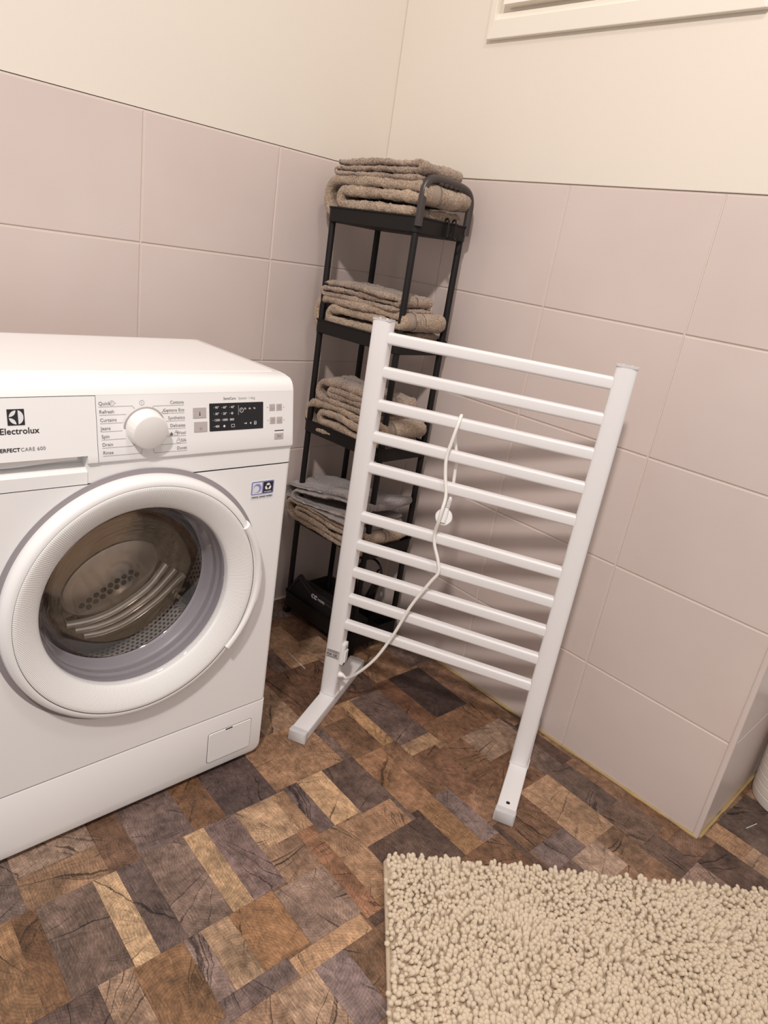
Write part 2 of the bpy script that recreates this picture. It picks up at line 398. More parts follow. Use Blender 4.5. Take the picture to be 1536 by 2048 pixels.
# ------------------------------------------------------------------ floor
FLOOR_A = math.radians(-2.0)
floor = MB().box(-2.40, 1.40, -2.60, 0.02, -0.03, -0.0045).build('floor', M_UNDER)
tag(floor, kind='structure')
floor['label'] = 'brown floor of end-grain look wood blocks in mixed tones'
BLOCKS = [
 (-0.755,-0.64,-0.69,-0.545,70,58,58),(-0.82,-0.755,-0.69,-0.55,105,75,50),(-0.925,-0.82,-0.69,-0.56,100,85,82),
 (-0.98,-0.925,-0.695,-0.555,105,78,60),(-1.11,-0.98,-0.625,-0.56,130,112,98),(-1.11,-0.98,-0.695,-0.625,132,104,78),
 (-1.18,-1.11,-0.695,-0.57,98,85,80),(-1.135,-1.1,-0.87,-0.695,100,72,48),(-1.22,-1.135,-0.87,-0.695,125,95,65),
 (-1.1,-1.01,-0.87,-0.695,100,84,76),(-1.01,-0.97,-0.875,-0.695,175,148,112),(-0.97,-0.925,-0.875,-0.695,88,75,72),
 (-0.925,-0.845,-0.875,-0.69,112,95,86),(-0.845,-0.805,-0.875,-0.69,175,145,108),(-0.805,-0.74,-0.875,-0.69,115,97,95),
 (-0.74,-0.655,-0.795,-0.69,175,145,112),(-0.74,-0.665,-0.88,-0.795,140,112,90),(-0.655,-0.625,-0.795,-0.69,150,118,88),
 (-0.625,-0.59,-0.82,-0.685,95,80,80),(-0.59,-0.525,-0.82,-0.685,180,148,110),(-0.525,-0.44,-0.825,-0.685,92,76,70),
 (-0.665,-0.63,-1.01,-0.795,135,96,70),(-0.63,-0.57,-0.99,-0.82,155,122,92),(-0.57,-0.45,-0.895,-0.825,145,112,85),
 (-0.77,-0.665,-0.995,-0.88,130,110,98),(-0.855,-0.77,-0.99,-0.875,132,97,64),(-0.905,-0.855,-0.99,-0.875,150,125,98),
 (-0.935,-0.905,-0.99,-0.875,120,103,98),(-1.015,-0.935,-1.015,-0.875,114,84,56),(-1.065,-1.015,-1.01,-0.87,135,112,92),
 (-1.16,-1.065,-0.995,-0.87,85,70,65),(-0.815,-0.67,-1.03,-0.995,165,132,98),(-0.935,-0.815,-1.025,-0.99,98,84,82),
 (-0.79,-0.73,-1.15,-1.03,118,104,104),(-0.86,-0.79,-1.145,-1.03,155,130,106),(-0.98,-0.86,-1.135,-1.025,135,108,85),
 (-0.73,-0.61,-1.15,-1.03,120,92,68),(-0.64,-0.465,-0.685,-0.53,140,108,80),(-0.17,-0.055,-0.685,-0.5,58,46,45),
 (-0.225,-0.17,-0.685,-0.5,105,72,52),(-0.055,0.015,-0.685,-0.49,125,95,75),(-0.21,-0.075,-0.5,-0.365,140,108,82),
 (-0.355,-0.32,-0.695,-0.52,158,125,86),(-0.32,-0.225,-0.715,-0.525,95,80,76),(-0.17,-0.025,-0.865,-0.77,138,118,100),
 (-0.22,-0.015,-0.77,-0.685,122,90,65),(-0.245,-0.17,-0.865,-0.77,115,85,62),(-0.32,-0.245,-0.91,-0.755,115,83,62),
 (-0.365,-0.32,-0.87,-0.695,120,90,66),(-0.365,-0.32,-1.015,-0.87,112,98,96),(-0.44,-0.365,-0.88,-0.695,142,106,76),
 (-0.525,-0.42,-1.015,-0.895,78,63,56),(-0.42,-0.365,-1.015,-0.88,145,110,74),(-0.465,-0.29,-0.52,-0.34,92,68,52),
 (-0.44,-0.355,-0.695,-0.57,112,84,62),(-0.3,-0.19,-1.14,-1.08,98,86,84),(-0.19,-0.085,-1.14,-0.965,148,120,92),
 (-0.085,-0.01,-1.105,-0.965,85,72,66),(-0.085,0.01,-1.205,-1.105,100,82,70),(-0.245,-0.155,-1.215,-1.14,150,130,112),
 (-0.155,-0.09,-1.235,-1.14,122,96,74),(-0.025,0.07,-1.295,-1.23,105,80,64),(-0.09,-0.025,-1.295,-1.205,92,74,66),
 (0.07,0.13,-1.35,-1.27,150,118,88),(0.13,0.29,-1.375,-1.27,82,70,64),(-0.02,0.07,-1.435,-1.295,88,70,62),
 (-0.115,-0.02,-1.365,-1.295,140,118,106),(-0.305,-0.19,-1.08,-0.995,105,78,58),(-0.64,-0.55,-0.095,0.03,135,108,82),
 (-0.55,-0.46,-0.115,0.03,150,122,92),(-0.46,-0.37,-0.095,0.03,135,108,82),(-0.37,-0.28,-0.145,0.03,110,80,58),
 (-0.28,-0.21,-0.115,0.03,105,90,84),(-0.21,-0.12,-0.095,0.03,110,80,58),(-0.12,-0.05,-0.115,0.03,110,80,58),
 (-0.05,0.1,-0.075,0.03,140,115,92),(-0.05,0.08,-0.22,-0.075,128,98,74),(-0.64,-0.55,-0.24,-0.095,95,70,52),
 (-0.46,-0.37,-0.24,-0.095,135,108,82),(-0.21,-0.12,-0.22,-0.095,110,80,58),(-0.55,-0.46,-0.24,-0.115,135,108,82),
 (-0.28,-0.21,-0.24,-0.115,95,70,52),(-0.12,-0.05,-0.22,-0.115,135,108,82),(-0.37,-0.28,-0.29,-0.145,135,108,82),
 (-0.21,-0.12,-0.325,-0.22,80,62,54),(-0.12,0.03,-0.365,-0.22,150,122,92),(-0.64,-0.57,-0.415,-0.24,135,108,82),
 (-0.57,-0.42,-0.34,-0.24,110,80,58),(-0.42,-0.37,-0.34,-0.24,100,84,76),(-0.28,-0.21,-0.365,-0.24,140,115,92),
 (-0.37,-0.28,-0.34,-0.29,150,122,92),(-0.21,-0.12,-0.365,-0.325,135,108,82),(-0.57,-0.465,-0.53,-0.34,140,115,92),
 (-0.29,-0.28,-0.485,-0.34,80,62,54),(-0.88,-0.79,-0.55,-0.355,120,90,65),(-0.28,-0.21,-0.5,-0.365,80,62,54),
 (-0.075,0.03,-0.49,-0.365,105,90,84),(-0.64,-0.57,-0.53,-0.415,88,72,66),(-0.73,-0.64,-0.545,-0.43,88,72,66),
 (-1.29,-1.2,-0.57,-0.465,100,84,76),(-1.13,-1.04,-0.56,-0.465,110,80,58),(-1.04,-0.95,-0.555,-0.465,140,115,92),
 (-0.29,-0.28,-0.525,-0.485,95,70,52),(-0.075,-0.055,-0.5,-0.49,140,115,92),(0.015,0.03,-0.665,-0.49,105,90,84),
 (-0.28,-0.225,-0.525,-0.5,80,62,54),(-0.95,-0.88,-0.555,-0.52,120,90,65),(-0.465,-0.355,-0.57,-0.52,120,90,65),
 (-0.32,-0.29,-0.525,-0.52,150,122,92),(-1.2,-1.13,-0.57,-0.54,140,115,92),(-0.79,-0.755,-0.55,-0.545,110,80,58),
 (-0.88,-0.82,-0.56,-0.55,135,108,82),(-1.04,-0.98,-0.56,-0.555,105,90,84),(-0.925,-0.88,-0.56,-0.555,140,115,92),
 (-1.13,-1.11,-0.57,-0.56,128,98,74),(-1.29,-1.18,-0.695,-0.57,105,90,84),(-0.465,-0.44,-0.685,-0.57,100,84,76),
 (0.015,0.03,-0.84,-0.665,88,72,66),(-0.64,-0.625,-0.69,-0.685,95,70,52),(-0.225,-0.22,-0.77,-0.685,120,90,65),
 (-0.015,0.015,-0.81,-0.685,135,108,82),(-1.29,-1.22,-0.84,-0.695,105,90,84),(-0.32,-0.225,-0.755,-0.715,150,122,92),
 (-0.245,-0.225,-0.77,-0.755,135,108,82),(-0.025,-0.015,-0.875,-0.77,88,72,66),(0.03,0.14,-0.895,-0.77,120,90,65),
 (-0.63,-0.625,-0.82,-0.795,120,90,65),(-0.015,0.015,-0.915,-0.81,80,62,54),(-0.57,-0.525,-0.825,-0.82,150,122,92),
 (-0.45,-0.44,-0.895,-0.825,100,84,76),(-1.29,-1.22,-0.985,-0.84,110,80,58),(0.015,0.03,-0.965,-0.84,135,108,82),
 (-0.245,-0.095,-0.965,-0.865,110,80,58),(-0.095,-0.025,-0.965,-0.865,100,84,76),(-1.22,-1.16,-1.045,-0.87,135,108,82),
 (-1.015,-1.01,-0.875,-0.87,128,98,74),(-0.77,-0.74,-0.88,-0.875,120,90,65),(-0.025,-0.015,-0.965,-0.875,80,62,54),
 (-0.44,-0.42,-0.895,-0.88,80,62,54),(-0.57,-0.525,-1.07,-0.895,80,62,54),(0.03,0.14,-1.0,-0.895,100,84,76),
 (-0.32,-0.245,-0.995,-0.91,128,98,74),(-0.015,0.015,-0.965,-0.915,80,62,54),(-0.245,-0.19,-0.995,-0.965,110,80,58),
 (-0.01,0.03,-1.105,-0.965,128,98,74),(-0.815,-0.77,-0.995,-0.99,110,80,58),(-0.63,-0.57,-1.03,-0.99,120,90,65),
 (-1.16,-1.065,-1.14,-0.995,105,90,84),(-0.67,-0.665,-1.03,-0.995,110,80,58),(-0.32,-0.305,-1.1,-0.995,80,62,54),
 (0.03,0.14,-1.105,-1.0,100,84,76),(-1.065,-1.015,-1.155,-1.01,135,108,82),(-0.665,-0.63,-1.03,-1.01,80,62,54),
 (-1.015,-0.935,-1.025,-1.015,100,84,76),(-0.525,-0.455,-1.12,-1.015,135,108,82),(-0.455,-0.32,-1.19,-1.015,110,80,58),
 (-1.015,-0.98,-1.15,-1.025,150,122,92),(-0.86,-0.815,-1.03,-1.025,135,108,82),(-0.61,-0.57,-1.155,-1.03,120,90,65),
 (-0.57,-0.525,-1.245,-1.07,88,72,66),(0.21,0.27,-1.27,-1.07,135,108,82),(-0.305,-0.3,-1.185,-1.08,120,90,65),
 (-0.32,-0.305,-1.275,-1.1,80,62,54),(0.01,0.1,-1.23,-1.105,110,80,58),(0.1,0.14,-1.27,-1.105,128,98,74),
 (0.8,0.87,-1.255,-1.11,88,72,66),(-0.525,-0.455,-1.265,-1.12,88,72,66),(0.87,0.9,-1.295,-1.12,105,90,84),
 (0.7,0.8,-1.235,-1.13,135,108,82),(-0.98,-0.86,-1.24,-1.135,110,80,58),(-0.3,-0.245,-1.245,-1.14,88,72,66),
 (-0.09,-0.085,-1.205,-1.14,120,90,65),(-0.86,-0.79,-1.27,-1.145,105,90,84),(0.56,0.63,-1.29,-1.145,95,70,52),
 (0.63,0.7,-1.29,-1.145,128,98,74),(-0.79,-0.66,-1.325,-1.15,140,115,92),(-0.66,-0.61,-1.255,-1.15,128,98,74),
 (-0.61,-0.57,-1.26,-1.155,95,70,52),(0.27,0.4,-1.27,-1.155,110,80,58),(0.45,0.56,-1.26,-1.155,100,84,76),
 (-0.305,-0.3,-1.33,-1.185,88,72,66),(-0.455,-0.385,-1.295,-1.19,120,90,65),(-0.385,-0.32,-1.335,-1.19,140,115,92),
 (-0.025,0.01,-1.23,-1.205,120,90,65),(-0.245,-0.155,-1.36,-1.215,128,98,74),(0.14,0.21,-1.27,-1.215,100,84,76),
 (0.4,0.45,-1.39,-1.215,135,108,82),(0.07,0.1,-1.27,-1.23,105,90,84),(-0.155,-0.09,-1.295,-1.235,128,98,74),
 (0.7,0.8,-1.36,-1.235,120,90,65),(-0.57,-0.525,-1.35,-1.245,135,108,82),(-0.3,-0.245,-1.42,-1.245,135,108,82),
 (-0.66,-0.61,-1.43,-1.255,80,62,54),(0.8,0.87,-1.38,-1.255,110,80,58),(-0.61,-0.57,-1.405,-1.26,120,90,65),
 (0.45,0.56,-1.405,-1.26,135,108,82),(-0.525,-0.455,-1.41,-1.265,140,115,92),(-0.86,-0.79,-1.395,-1.27,105,90,84),
 (0.29,0.4,-1.415,-1.27,140,115,92),(-0.32,-0.305,-1.42,-1.275,120,90,65),(0.56,0.7,-1.395,-1.29,150,122,92),
 (-0.455,-0.385,-1.47,-1.295,95,70,52),(-0.155,-0.115,-1.42,-1.295,140,115,92),(0.87,0.9,-1.4,-1.295,100,84,76),
 (-0.79,-0.66,-1.43,-1.325,150,122,92),(-0.305,-0.3,-1.475,-1.33,150,122,92),(-0.385,-0.32,-1.51,-1.335,95,70,52),
 (-0.57,-0.525,-1.525,-1.35,105,90,84),(0.07,0.13,-1.455,-1.35,140,115,92),(-0.245,-0.155,-1.465,-1.36,120,90,65),
 (0.7,0.8,-1.505,-1.36,88,72,66),(-0.115,-0.02,-1.54,-1.365,135,108,82),(0.13,0.2,-1.48,-1.375,110,80,58),
 (0.2,0.29,-1.52,-1.375,120,90,65),(0.8,0.87,-1.555,-1.38,100,84,76),(0.4,0.45,-1.495,-1.39,135,108,82),
 (0.56,0.7,-1.57,-1.395,135,108,82),(0.87,0.9,-1.575,-1.4,88,72,66),(-0.61,-0.57,-1.58,-1.405,150,122,92),
 (0.45,0.56,-1.51,-1.405,100,84,76),(-0.525,-0.455,-1.555,-1.41,100,84,76),(0.29,0.36,-1.56,-1.415,128,98,74),
 (0.36,0.4,-1.59,-1.415,128,98,74),(-0.32,-0.305,-1.525,-1.42,88,72,66),(-0.3,-0.245,-1.595,-1.42,100,84,76),
 (-0.155,-0.115,-1.525,-1.42,110,80,58),(-0.02,0.07,-1.61,-1.435,100,84,76),(0.07,0.13,-1.58,-1.455,105,90,84),
 (-0.245,-0.155,-1.59,-1.465,80,62,54),(-0.455,-0.385,-1.575,-1.47,95,70,52),(-0.305,-0.3,-1.58,-1.475,105,90,84),
 (0.13,0.2,-1.655,-1.48,150,122,92),(0.4,0.45,-1.67,-1.495,135,108,82),(-0.385,-0.32,-1.685,-1.51,120,90,65),
 (0.45,0.56,-1.635,-1.51,95,70,52),(0.2,0.29,-1.665,-1.52,88,72,66),(-0.32,-0.305,-1.63,-1.525,110,80,58),
 (-0.155,-0.115,-1.63,-1.525,95,70,52),(-0.115,-0.02,-1.665,-1.54,110,80,58),(-0.305,-0.3,-1.725,-1.58,140,115,92),
 (0.07,0.13,-1.755,-1.58,105,90,84),(-0.245,-0.155,-1.715,-1.59,140,115,92),(-0.3,-0.245,-1.74,-1.595,128,98,74),
 (-0.02,0.07,-1.755,-1.61,150,122,92),(-0.155,-0.115,-1.8,-1.63,140,115,92),
]

def soft(c):
    # blocks differ less in tone and chroma than their names suggest
    g = sum(c) / 3
    return lin([w * (0.90 * (g + 0.80 * (v - g)) + 0.10 * m) for v, m, w in zip(c, (122, 98, 80), (1.10, 1.05, 1.02))])
def wood_block(x0, x1, y0, y1, col, k):
    g = 0.00005
    hw, hd = (x1 - x0) / 2 - g, (y1 - y0) / 2 - g
    e = 0.0003
    z = (k % 5) * 0.00012
    vs = []
    for a, zz in ((0, -0.004), (0, z - 0.0002), (e, z)):
        vs += [(-hw + a, -hd + a, zz), (hw - a, -hd + a, zz), (hw - a, hd - a, zz), (-hw + a, hd - a, zz)]
    fs = [(8, 9, 10, 11)]
    for l in (0, 4):
        for j in range(4):
            fs.append((l + j, l + (j + 1) % 4, l + 4 + (j + 1) % 4, l + 4 + j))
    me = bpy.data.meshes.new('wood_block')
    me.from_pydata(vs, [], fs)
    me.materials.append(M_WOOD)
    o = bpy.data.objects.new('wood_block', me)
    C.objects.link(o)
    cx, cy = (x0 + x1) / 2, (y0 + y1) / 2
    o.location = (cx * math.cos(FLOOR_A) - cy * math.sin(FLOOR_A), cx * math.sin(FLOOR_A) + cy * math.cos(FLOOR_A), 0)
    o.rotation_euler = (0, 0, FLOOR_A)
    o.parent = floor
    o.color = soft(col)
    return o
for k, b in enumerate(BLOCKS):
    wood_block(b[0], b[1], b[2], b[3], b[4:7], k)
# white strips painting the glints on two chipped board joints
for a, b_ in (((-0.345, -0.262), (-0.352, -0.345)), ((0.165, -1.332), (0.128, -1.322))):
    MB().tube([(a[0], a[1], 0.0009), (b_[0], b_[1], 0.0009)], 0.0007, 6).build('joint_chip_glint', M_INKW, floor)

# ------------------------------------------------------------------ walls
ROWS = [0.0, 0.2408, 0.4908, 0.7408, 0.9908, 1.2444]
GW = 0.0016
def tile_mesh(w, h):
    """tile in the xz plane, face towards -y, origin at its centre on the wall plane"""
    e = 0.0016
    vs = []
    for a, y in ((0, 0.008), (0, 0.0012), (e, 0.0)):
        vs += [(-w + a, y, -h + a), (w - a, y, -h + a), (w - a, y, h - a), (-w + a, y, h - a)]
    fs = [(8, 9, 10, 11)]
    for l in (0, 4):
        for j in range(4):
            fs.append((l + j, l + (j + 1) % 4, l + 4 + (j + 1) % 4, l + 4 + j))
    me = bpy.data.meshes.new('wall_tile')
    me.from_pydata(vs, [], fs)
    me.materials.append(M_TILE)
    return me
_tiles = {}
def put_tiles(wall, cols, rot, place):
    for r in range(5):
        for a, b in zip(cols[:-1], cols[1:]):
            w, h = abs(b - a) / 2 - GW, (ROWS[r + 1] - ROWS[r]) / 2 - GW
            key = (round(w, 4), round(h, 4))
            if key not in _tiles: _tiles[key] = tile_mesh(w, h)
            o = bpy.data.objects.new('wall_tile', _tiles[key])
            C.objects.link(o)
            p = place((a + b) / 2)
            o.location = (p[0], p[1], (ROWS[r] + ROWS[r + 1]) / 2)
            o.rotation_euler = (0, 0, rot)
            o.parent = wall

# left wall: plane y = 0
w = MB().box(-2.40, 0.12, 0.0022, 0.12, -0.03, 1.2455)
wall_left = w.build('wall_left', M_GROUT)
tag(wall_left, kind='structure')
wall_left['label'] = 'left wall with pinkish grey tiles below cream plaster'
put_tiles(wall_left, [-2.3438, -2.0096, -1.6754, -1.3412, -1.007, -0.673, -0.339, -0.0015], 0.0, lambda c: (c, 0.0))
MB().box(-2.40, 0.12, 0.0010, 0.12, 1.2470, 2.60).build('plaster', M_PLASTER, wall_left)
# right wall: plane x = 0
w = MB().box(0.0022, 0.115, -1.262, 0.0, -0.03, 1.2455)
wall_right = w.build('wall_right', M_GROUT)
tag(wall_right, kind='structure')
wall_right['label'] = 'right wall with pinkish grey tiles below cream plaster'
put_tiles(wall_right, [-0.0015, -0.253, -0.5873, -0.9216, -1.2640], -math.pi / 2, lambda c: (0.0, c))
MB().box(-0.0010, 0.115, -1.2655, 0.0, 1.2462, 2.60).build('plaster', M_PLASTER, wall_right, bevel=0.0012)
# end face of the right wall: plane y = -1.264
w = MB().box(0.0060, 1.40, -1.2618, -1.20, -0.03, 1.2455)
wall_end = w.build('wall_end', M_GROUT)
tag(wall_end, kind='structure')
wall_end['label'] = 'narrow shaded end of the right tiled wall'
put_tiles(wall_end, [0.001, 0.3343, 0.6686, 1.0029, 1.3372], 0.0, lambda c: (c, -1.264))
MB().box(0.12, 1.40, -1.2655, -1.20, 1.2465, 2.60).build('plaster', M_PLASTER, wall_end)
# grout bead in the corner between the walls and edge trim at the outer corner
MB().tube([(-0.001, -0.001, z) for z in (0, 0.4, 0.8, 1.243)], 0.0042, 8).build('corner_grout', M_GROUT, wall_left, smooth=60)
MB().loft([[(x, y, z) for x, y in rrect(-0.0025, 0.010, -1.2665, -1.254, 0.003, 3)] for z in (0.0, 1.2444)]).build('edge_trim', M_TILE, wall_right, smooth=50)

# yellowed sealant bead along the wall foot
def bead(pts, r):
    path, rr = [], []
    for i in range(len(pts) - 1):
        a, b = Vector(pts[i]), Vector(pts[i + 1])
        n = max(2, int((b - a).length / 0.012))
        for k in range(n + (1 if i == len(pts) - 2 else 0)):
            path.append(a.lerp(b, k / n))
            rr.append(r * (0.75 + 0.7 * noise.noise(path[-1] * 22)))
    return MB().tube(path, rr, 8)
t1 = bead([(-0.001, -0.012, 0.001), (-0.001, -1.264, 0.001)], 0.0052).build('trim_1', M_SEAL, smooth=80)
tag(t1, kind='structure'); t1['label'] = 'yellowed sealant bead along the foot of the right wall'
t2 = bead([(0.004, -1.267, 0.002), (1.35, -1.267, 0.001)], 0.0052).build('trim_2', M_SEAL, smooth=80)
tag(t2, kind='structure'); t2['label'] = 'yellowed sealant bead around the outer corner of the wall'
t3 = bead([(-0.60, -0.002, 0.002), (-0.012, -0.002, 0.002)], 0.0052).build('trim_3', M_GROUT, smooth=80)
tag(t3, kind='structure'); t3['label'] = 'grout bead along the foot of the left wall'

# ------------------------------------------------------------------ window casing on the right wall
win = empty('window_1', (-0.0010, -0.595, 1.53))
tag(win, kind='structure')
win['label'] = 'white painted window casing high on the right wall'
YA, YB, ZA, ZB = 0.306, -0.308, 0.0, 0.62           # outer rectangle, local
def casing(pts_out, pts_in, name):
    """mitred bevelled board between outer and inner edge"""
    (a, b), (c, d) = pts_out, pts_in
    vs = []
    for (y, z), x in ((a, 0), (b, 0), (d, 0), (c, 0)):
        vs.append((x, y, z))
    for (y, z), x in ((a, -0.012), (b, -0.012), (d, -0.020), (c, -0.020)):
        vs.append((x, y, z))
    return MB().add(vs, [(0, 1, 2, 3), (4, 5, 6, 7), (0, 1, 5, 4), (1, 2, 6, 5), (2, 3, 7, 6), (3, 0, 4, 7)]).build(name, M_PAINT, win, bevel=0.0012)
q = 0.034
oc = [(YA, ZA), (YB, ZA), (YB, ZB), (YA, ZB)]
ic = [(YA - 0.022, ZA + q), (YB + 0.022, ZA + q), (YB + 0.022, ZB - q), (YA - 0.022, ZB - q)]
for i in range(4):
    casing((oc[i], oc[(i + 1) % 4]), (ic[i], ic[(i + 1) % 4]), 'casing_board')
MB().box(-0.009, 0, YB + 0.02, YA - 0.02, ZA + q, ZA + q + 0.014).build('inner_stop', M_PAINT, win, bevel=0.001)
sash = MB()
for y0, y1, z0, z1 in ((YB + 0.045, YA - 0.045, ZA + 0.058, ZA + 0.10), (YB + 0.045, YA - 0.045, ZB - 0.10, ZB - 0.058),
                       (YA - 0.085, YA - 0.045, ZA + 0.10, ZB - 0.10), (YB + 0.045, YB + 0.085, ZA + 0.10, ZB - 0.10)):
    sash.box(-0.026, -0.001, y0, y1, z0, z1)
sash.build('sash', M_PAINT, win)
m_pane = simple('frosted_pane', (205, 208, 208), 0.12, var=0.02)
MB().box(-0.012, -0.008, YB + 0.08, YA - 0.08, ZA + 0.095, ZB - 0.095).build('pane', m_pane, win)
# ------------------------------------------------------------------ washing machine
WX0, WX1, WYF, WYB = -1.226, -0.629, -0.548, -0.183
WB = ((WX0 + WX1) / 2, -0.36, 0.0)
wm = empty('washing_machine', WB)
tag(wm, 'white front-loading washing machine with round porthole door', 'washing machine')
NEG = (-WB[0], -WB[1], 0.0)
def wpart(mb, name, mat, parent=wm, **kw):
    return mb.move(NEG).build(name, mat, parent, **kw)
DCX, DCZ = -0.910, 0.455                            # door centre
# --- body shell, front edges rounded, open behind the front panel
def outline(x0, x1, yf, yb, r):
    p = [(x0 + r, yf)]
    for k in range(1, 9):
        a = math.radians(270 - 90 * k / 8)
        p.append((x0 + r + r * math.cos(a), yf + r + r * math.sin(a)))
    p += [(x0, yb), (x1, yb)]
    for k in range(0, 9):
        a = math.radians(0 - 90 * k / 8)
        p.append((x1 - r + r * math.cos(a), yf + r + r * math.sin(a)))
    return p
ol = outline(WX0, WX1, WYF, WYB, 0.010)
mb = MB().loft([[(x, y, z) for x, y in ol] for z in (0.1462, 0.6672)], False, False, closed=False)
mb.box(WX0 + 0.002, WX1 - 0.002, -0.50, WYB, 0.02, 0.1462)
mb.box(WX0, WX1, -0.50, WYB, 0.6672, 0.8005)
# front panel with the porthole opening
def holed_panel(mb, x0, x1, z0, z1, y, cx, cz, r, seg=128, top=None):
    angs = sorted(set([2 * math.pi * k / seg for k in range(seg)] +
                      [math.atan2(zz - cz, xx - cx) % (2 * math.pi) for xx in (x0, x1) for zz in (z0, z1)]))
    inn, out = [], []
    for a in angs:
        c, s = math.cos(a), math.sin(a)
        t = min((x1 - cx) / c if c > 1e-9 else ((x0 - cx) / c if c < -1e-9 else 1e9),
                (z1 - cz) / s if s > 1e-9 else ((z0 - cz) / s if s < -1e-9 else 1e9))
        rr = min(r, t)
        inn.append((cx + rr * c, y, cz + rr * s))
        out.append((cx + t * c, y, cz + t * s))
    n = len(angs)
    mb.add(inn + out, [(k, (k + 1) % n, n + (k + 1) % n, n + k) for k in range(n) ])
    return inn
inn = holed_panel(mb, WX0 + 0.010, WX1 - 0.010, 0.1462, 0.6672, WYF, DCX, DCZ, 0.205)
wpart(mb, 'body', M_WHITE, smooth=35, weld=True)
# black blocks added inside to stand for the shade in the joints
wpart(MB().box(WX0 + 0.004, WX1 - 0.004, -0.518, -0.50, 0.664, 0.800), 'joint_shade_block', M_DARK)
wpart(MB().box(WX0 + 0.006, WX1 - 0.006, -0.543, -0.50, 0.060, 0.165), 'joint_shade_block', M_DARK)
# flat ring, its grey painting the shade of the recess round the door
wpart(MB().lathe_y([(0.2290, WYF + 0.001), (0.2288, -0.5488), (0.2280, -0.5490), (0.2120, -0.5490), (0.2110, -0.545)], DCX, DCZ, 128), 'recess_shade_ring', M_RECESS_SHADE, smooth=40)
# kick panel with rounded lower corners
kp = [(x, z) for x, z in rrect(WX0 + 0.001, WX1 - 0.001, 0.012, 0.1447, 0.018, 8)]
kp = [(x, z) if z < 0.09 else ((WX0 + 0.001 if x < -0.9 else WX1 - 0.001), 0.1447) for x, z in kp]
kk, last = [], None
for p in kp:
    if last is None or abs(p[0] - last[0]) + abs(p[1] - last[1]) > 1e-6: kk.append(p)
    last = p
def inset(poly, cx, cz, d):
    return [(x + (d if x < cx else -d), z + (d if z < cz else -d)) for x, z in poly]
ki = inset(kk, -0.927, 0.08, 0.004)
kick = wpart(MB().loft([[(x, -0.30, z) for x, z in kk], [(x, WYF + 0.005, z) for x, z in kk],
                        [(x, WYF + 0.0015, z) for x, z in inset(kk, -0.927, 0.08, 0.0015)],
                        [(x, WYF, z) for x, z in ki]]), 'kick_panel', M_WHITE, smooth=35)
# filter flap with its joint
fl = rrect(-0.7595, -0.6600, 0.035, 0.1055, 0.004, 4)
wpart(MB().loft([[(x, WYF - 0.0001, z) for x, z in rrect(-0.7607, -0.6588, 0.0338, 0.1067, 0.005, 4)],
                 [(x, WYF - 0.0004, z) for x, z in rrect(-0.7607, -0.6588, 0.0338, 0.1067, 0.005, 4)]]), 'flap_joint', M_INK, kick)
flap = wpart(MB().loft([[(x, WYF + 0.002, z) for x, z in fl], [(x, WYF - 0.0014, z) for x, z in fl],
                        [(x, WYF - 0.0022, z) for x, z in rrect(-0.7587, -0.6608, 0.0358, 0.1047, 0.004, 4)]]), 'filter_flap', M_WHITE2, smooth=35)
wpart(MB().box(-0.722, -0.706, WYF - 0.0026, WYF - 0.0015, 0.1030, 0.1052), 'finger_slot', M_DARK, flap)
# feet
for x in (WX0 + 0.05, WX1 - 0.05):
    for y in (-0.50, WYB - 0.05):
        wpart(MB().loft([[(x + 0.02 * math.cos(a), y + 0.02 * math.sin(a), z) for a in [2 * math.pi * k / 16 for k in range(16)]] for z in (0.0003, 0.03)]), 'foot', M_BLACKP)
# worktop
wt = [[(x, y, z) for x, y in rrect(WX0 + d, WX1 - d, -0.497, WYB - 0.002 + (0 if d == 0 else -d), 0.006, 4)] for z, d in ((0.8015, 0.0), (0.8185, 0.0), (0.8215, 0.0012), (0.8232, 0.004))]
wtop = wpart(MB().loft(wt), 'worktop', M_WHITE, smooth=40)
wpart(MB().loft([[(x, y, z) for x, y in rrect(WX0 + 0.016, WX1 - 0.016, -0.49, WYB - 0.018, 0.008, 4)] for z in (0.823, 0.8240)]), 'top_panel', M_WHITE, wtop, smooth=40)
# --- control panel: profile in (y, z)
PROF = [(-0.4965, 0.8235), (-0.506, 0.8230), (-0.515, 0.8212), (-0.523, 0.8180), (-0.5295, 0.8130), (-0.5335, 0.8065), (-0.5362, 0.7985),
        (-0.5390, 0.780), (-0.5430, 0.7550), (-0.5475, 0.7250), (-0.5507, 0.7045), (-0.5503, 0.7012), (-0.5475, 0.6998)]
def ypan(z):
    for (y0, z0), (y1, z1) in zip(PROF[:-1], PROF[1:]):
        if z1 <= z <= z0: return y0 + (y1 - y0) * (z - z0) / (z1 - z0)
    return -0.5475
def panel_piece(x0, x1, z0, z1, name, end_l=0.0, end_r=0.0, parent=wm, mat=M_WHITE2, dy=0.0):
    pr = [(ypan(z1), z1)] + [p for p in PROF if z0 < p[1] < z1] + [(ypan(z0), z0)]
    loops = []
    xs = [(x0, end_l), (x0 + end_l * 0.35, end_l * 0.25), (x0 + end_l, 0)] if end_l else [(x0, 0.0)]
    xs += [(x1 - end_r, 0), (x1 - end_r * 0.35, end_r * 0.25), (x1, end_r)] if end_r else [(x1, 0.0)]
    for x, d in xs:
        loops.append([(x, y + d + dy, z - (d if z > 0.818 else 0)) for y, z in pr] + [(x, -0.497, z0), (x, -0.497, z1 - (d if z1 > 0.818 else 0))])
    return wpart(MB().loft(loops), name, mat, parent, smooth=28)
cp = panel_piece(WX0, WX1, 0.7985, 0.8235, 'control_panel', 0.006, 0.006)
panel_piece(-0.9832, WX1, 0.6998, 0.7983, 'panel_face', 0.0, 0.006, cp)
